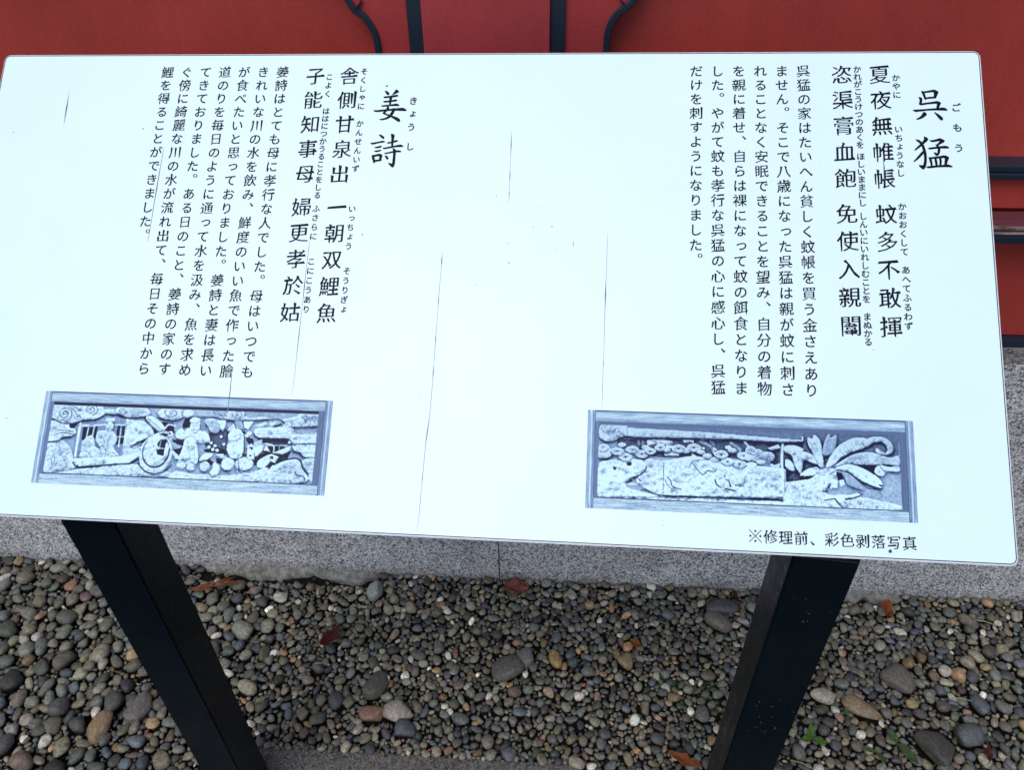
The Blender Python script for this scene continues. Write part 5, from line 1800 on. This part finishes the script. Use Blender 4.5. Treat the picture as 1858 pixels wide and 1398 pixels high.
def tube(bm, P, rad, n=5):
    rows = []
    for i, p in enumerate(P):
        a = P[max(i - 1, 0)]; b = P[min(i + 1, len(P) - 1)]
        q = (b - a).to_track_quat('Z', 'Y')
        rows.append([bm.verts.new(p + q @ Vector((rad[i] * math.cos(k / n * 6.283), rad[i] * math.sin(k / n * 6.283), 0))) for k in range(n)])
    for A, B in zip(rows[:-1], rows[1:]):
        for k in range(n): bm.faces.new((A[k], A[(k + 1) % n], B[(k + 1) % n], B[k]))
    bm.faces.new(list(reversed(rows[0]))); bm.faces.new(rows[-1])


G = 'fallen leaves on the gravel'
for x, y, z, L, W, lob, curl, yaw, tx, mat, seed, stem, label in (
    (-0.082, 1.112, 0.034, 0.060, 0.048, 2, 0.25, 0.2, 0.1, LEAF_PINK, 1, 0.0, 'crumpled faded pink leaf at the plinth foot near the middle joint'),
    (-0.478, 0.965, 0.030, 0.058, 0.042, 2, 0.30, 1.15, -0.1, LEAF_RED, 2, 0.9, 'dark red brown leaf with a long stalk on the gravel right of the left leg'),
    (0.742, 1.098, 0.034, 0.046, 0.028, 0, 0.35, 1.25, 0.25, LEAF_ORANGE, 3, 0.5, 'orange brown leaf standing up at the plinth foot right of the right leg'),
    (0.182, 0.986, 0.026, 0.028, 0.017, 0, 0.25, 2.5, 0.0, LEAF_ORANGE, 4, 0.0, 'small rust orange leaf flat on the gravel left of the right leg'),
    (0.412, 1.108, 0.034, 0.042, 0.022, 0, 0.6, 1.9, 0.6, LEAF_RED, 5, 0.6, 'curled red leaf with upright stalk close to the right leg and the plinth'),
    (0.262, 0.738, 0.026, 0.062, 0.024, 2, 0.3, -0.35, 0.1, LEAF_ORANGE, 7, 0.3, 'ragged orange leaf at the bottom edge beside the right leg'),
    (0.838, 0.780, 0.030, 0.036, 0.016, 2, 0.4, 1.2, 0.2, LEAF_RED, 8, 0.3, 'thin red leaf between the dark angular stone and the rounded grey one'),
):
    o = leaf_mesh('fallen_leaf', mat, L, W, lob, curl, seed, 0.18, stem)
    o.location = (x, y, z); o.rotation_euler = (tx, 0.05, yaw)
    tag(o, label, 'leaf', G)

# rusty cedar sprig
sprig = empty('cedar_sprig', (-0.792, 1.080, 0.030))
tag(sprig, 'rusty brown dry cedar sprig lying on the gravel beside the left leg', 'twig')
rt = random.Random(2)
bm = bmesh.new(); tube(bm, [Vector((-0.045, -0.014, 0)), Vector((0, 0, 0.004)), Vector((0.035, 0.012, 0.004))], [0.0013, 0.0012, 0.0008])
from_bm('stem', bm, TWIG, sprig, True)
for k in range(24):
    t = -0.042 + k * 0.0031
    an = 0.28 + rt.uniform(-0.38, 0.38); L = rt.uniform(0.028, 0.045)
    bm = bmesh.new()
    p0 = Vector((t, t * 0.3, 0.002)); p2 = p0 + Vector((L * math.cos(an), L * math.sin(an), rt.uniform(-0.002, 0.008)))
    tube(bm, [p0, (p0 + p2) / 2 + Vector((0, 0, 0.003)), p2], [0.0010, 0.0016, 0.0007])
    from_bm('needle', bm, TWIG, sprig, True)

# dry stalks
for x, y, L, yaw, label in ((-0.735, 1.005, 0.040, 0.9, 'short pale dry stalk on the gravel right of the left leg'),
                            (-0.488, 0.902, 0.022, 0.1, 'tiny pale straw lying level on the gravel between the legs'),
                            (0.948, 1.078, 0.045, -0.25, 'pale dry stalk on the gravel near the right edge by the plinth'),
                            (0.830, 0.892, 0.040, -0.1, 'thin straw across the pebbles at the lower right'),
                            (0.482, 0.742, 0.042, -0.35, 'pale thin stalk at the bottom edge right of the right leg'),
                            (-0.105, 0.865, 0.018, 0.1, 'tiny straw fragment near the large flat brown grey stone')):
    bm = bmesh.new()
    tube(bm, [Vector((-L / 2, 0, 0)), Vector((0, L * 0.05, 0.002)), Vector((L / 2, 0, 0))], [0.0011, 0.0012, 0.0008], 6)
    o = from_bm('dry_stalk', bm, STRAW, None, True)
    o.location = (x, y, 0.027); o.rotation_euler = (0, 0, yaw)
    tag(o, label, 'stalk', 'dry stalks on the gravel')

# moss
bm = bmesh.new()
rm = random.Random(7)
for cx, cy, r, n in ((0.235, 0.915, 0.020, 420), (0.262, 0.900, 0.016, 300), (0.325, 0.895, 0.024, 560), (0.335, 0.855, 0.012, 160), (0.0, 0.735, 0.020, 200), (0.49, 0.765, 0.018, 160), (0.74, 0.752, 0.018, 160)):
    for _ in range(n):
        a = rm.uniform(0, 6.283); q = r * math.sqrt(rm.random())
        p = Vector((cx + q * math.cos(a) * 1.3, cy + q * math.sin(a), 0.006 + rm.uniform(0, 0.010) * (1 - q / r)))
        s = rm.uniform(0.0012, 0.0026); b_ = rm.uniform(0, 6.28)
        d = Vector((math.cos(b_), math.sin(b_), 0)); up = Vector((rm.uniform(-.5, .5), rm.uniform(-.5, .5), 1)) * s * 1.5
        vs = [bm.verts.new(p - d * s * 0.5), bm.verts.new(p + d * s * 0.5), bm.verts.new(p + up + d * s * 0.2), bm.verts.new(p + up - d * s * 0.3)]
        bm.faces.new(vs)
mo = from_bm('moss', bm, MOSS)
tag(mo, 'bright green moss tufts growing between the pebbles near the right leg', 'moss', kind='stuff')


# seedlings
def seedling(x, y, z, leaves, mat, label):
    root = empty('seedling', (x, y, z))
    tag(root, label, 'plant', 'seedlings in the gravel')
    bm = bmesh.new(); tube(bm, [Vector((0, 0, -0.01)), Vector((0, 0, 0.006)), Vector((0, 0, 0.012))], [0.0009, 0.0009, 0.0006])
    from_bm('stem', bm, mat, root, True)
    for k, (yaw, L, W, tilt) in enumerate(leaves):
        lf = leaf_mesh('leaf', mat, L, W, 0, 0.12, k + int(x * 100), 0.12, 0.0)
        for v in lf.data.vertices: v.co.x += L * 0.62
        lf.rotation_euler = (0, -tilt, yaw); lf.location = (0, 0, 0.010)
        lf.parent = root
    return root


seedling(0.512, 0.795, 0.016, [(3.5, 0.022, 0.013, 0.25), (-0.5, 0.026, 0.016, 0.2), (1.5, 0.024, 0.012, 0.5), (2.2, 0.014, 0.008, 0.4)], GREEN, 'bright green four leaved seedling at the lower right beside the right leg')
seedling(0.676, 0.792, 0.018, [(2.3, 0.026, 0.015, 0.5), (-1.1, 0.044, 0.018, 0.15)], GREEN_DULL, 'dull green seedling with one long drooping leaf left of the large dark stone')
seedling(0.634, 0.775, 0.014, [(3.0, 0.026, 0.010, 0.2), (-1.4, 0.022, 0.010, 0.2)], GREEN_DULL, 'small yellow green seedling between the two larger seedlings')
seedling(0.592, 0.842, 0.018, [(1.7, 0.018, 0.007, 0.5), (-1.2, 0.012, 0.006, 0.4)], GREEN_DULL, 'tiny upright sprout below the long curved tan stone')
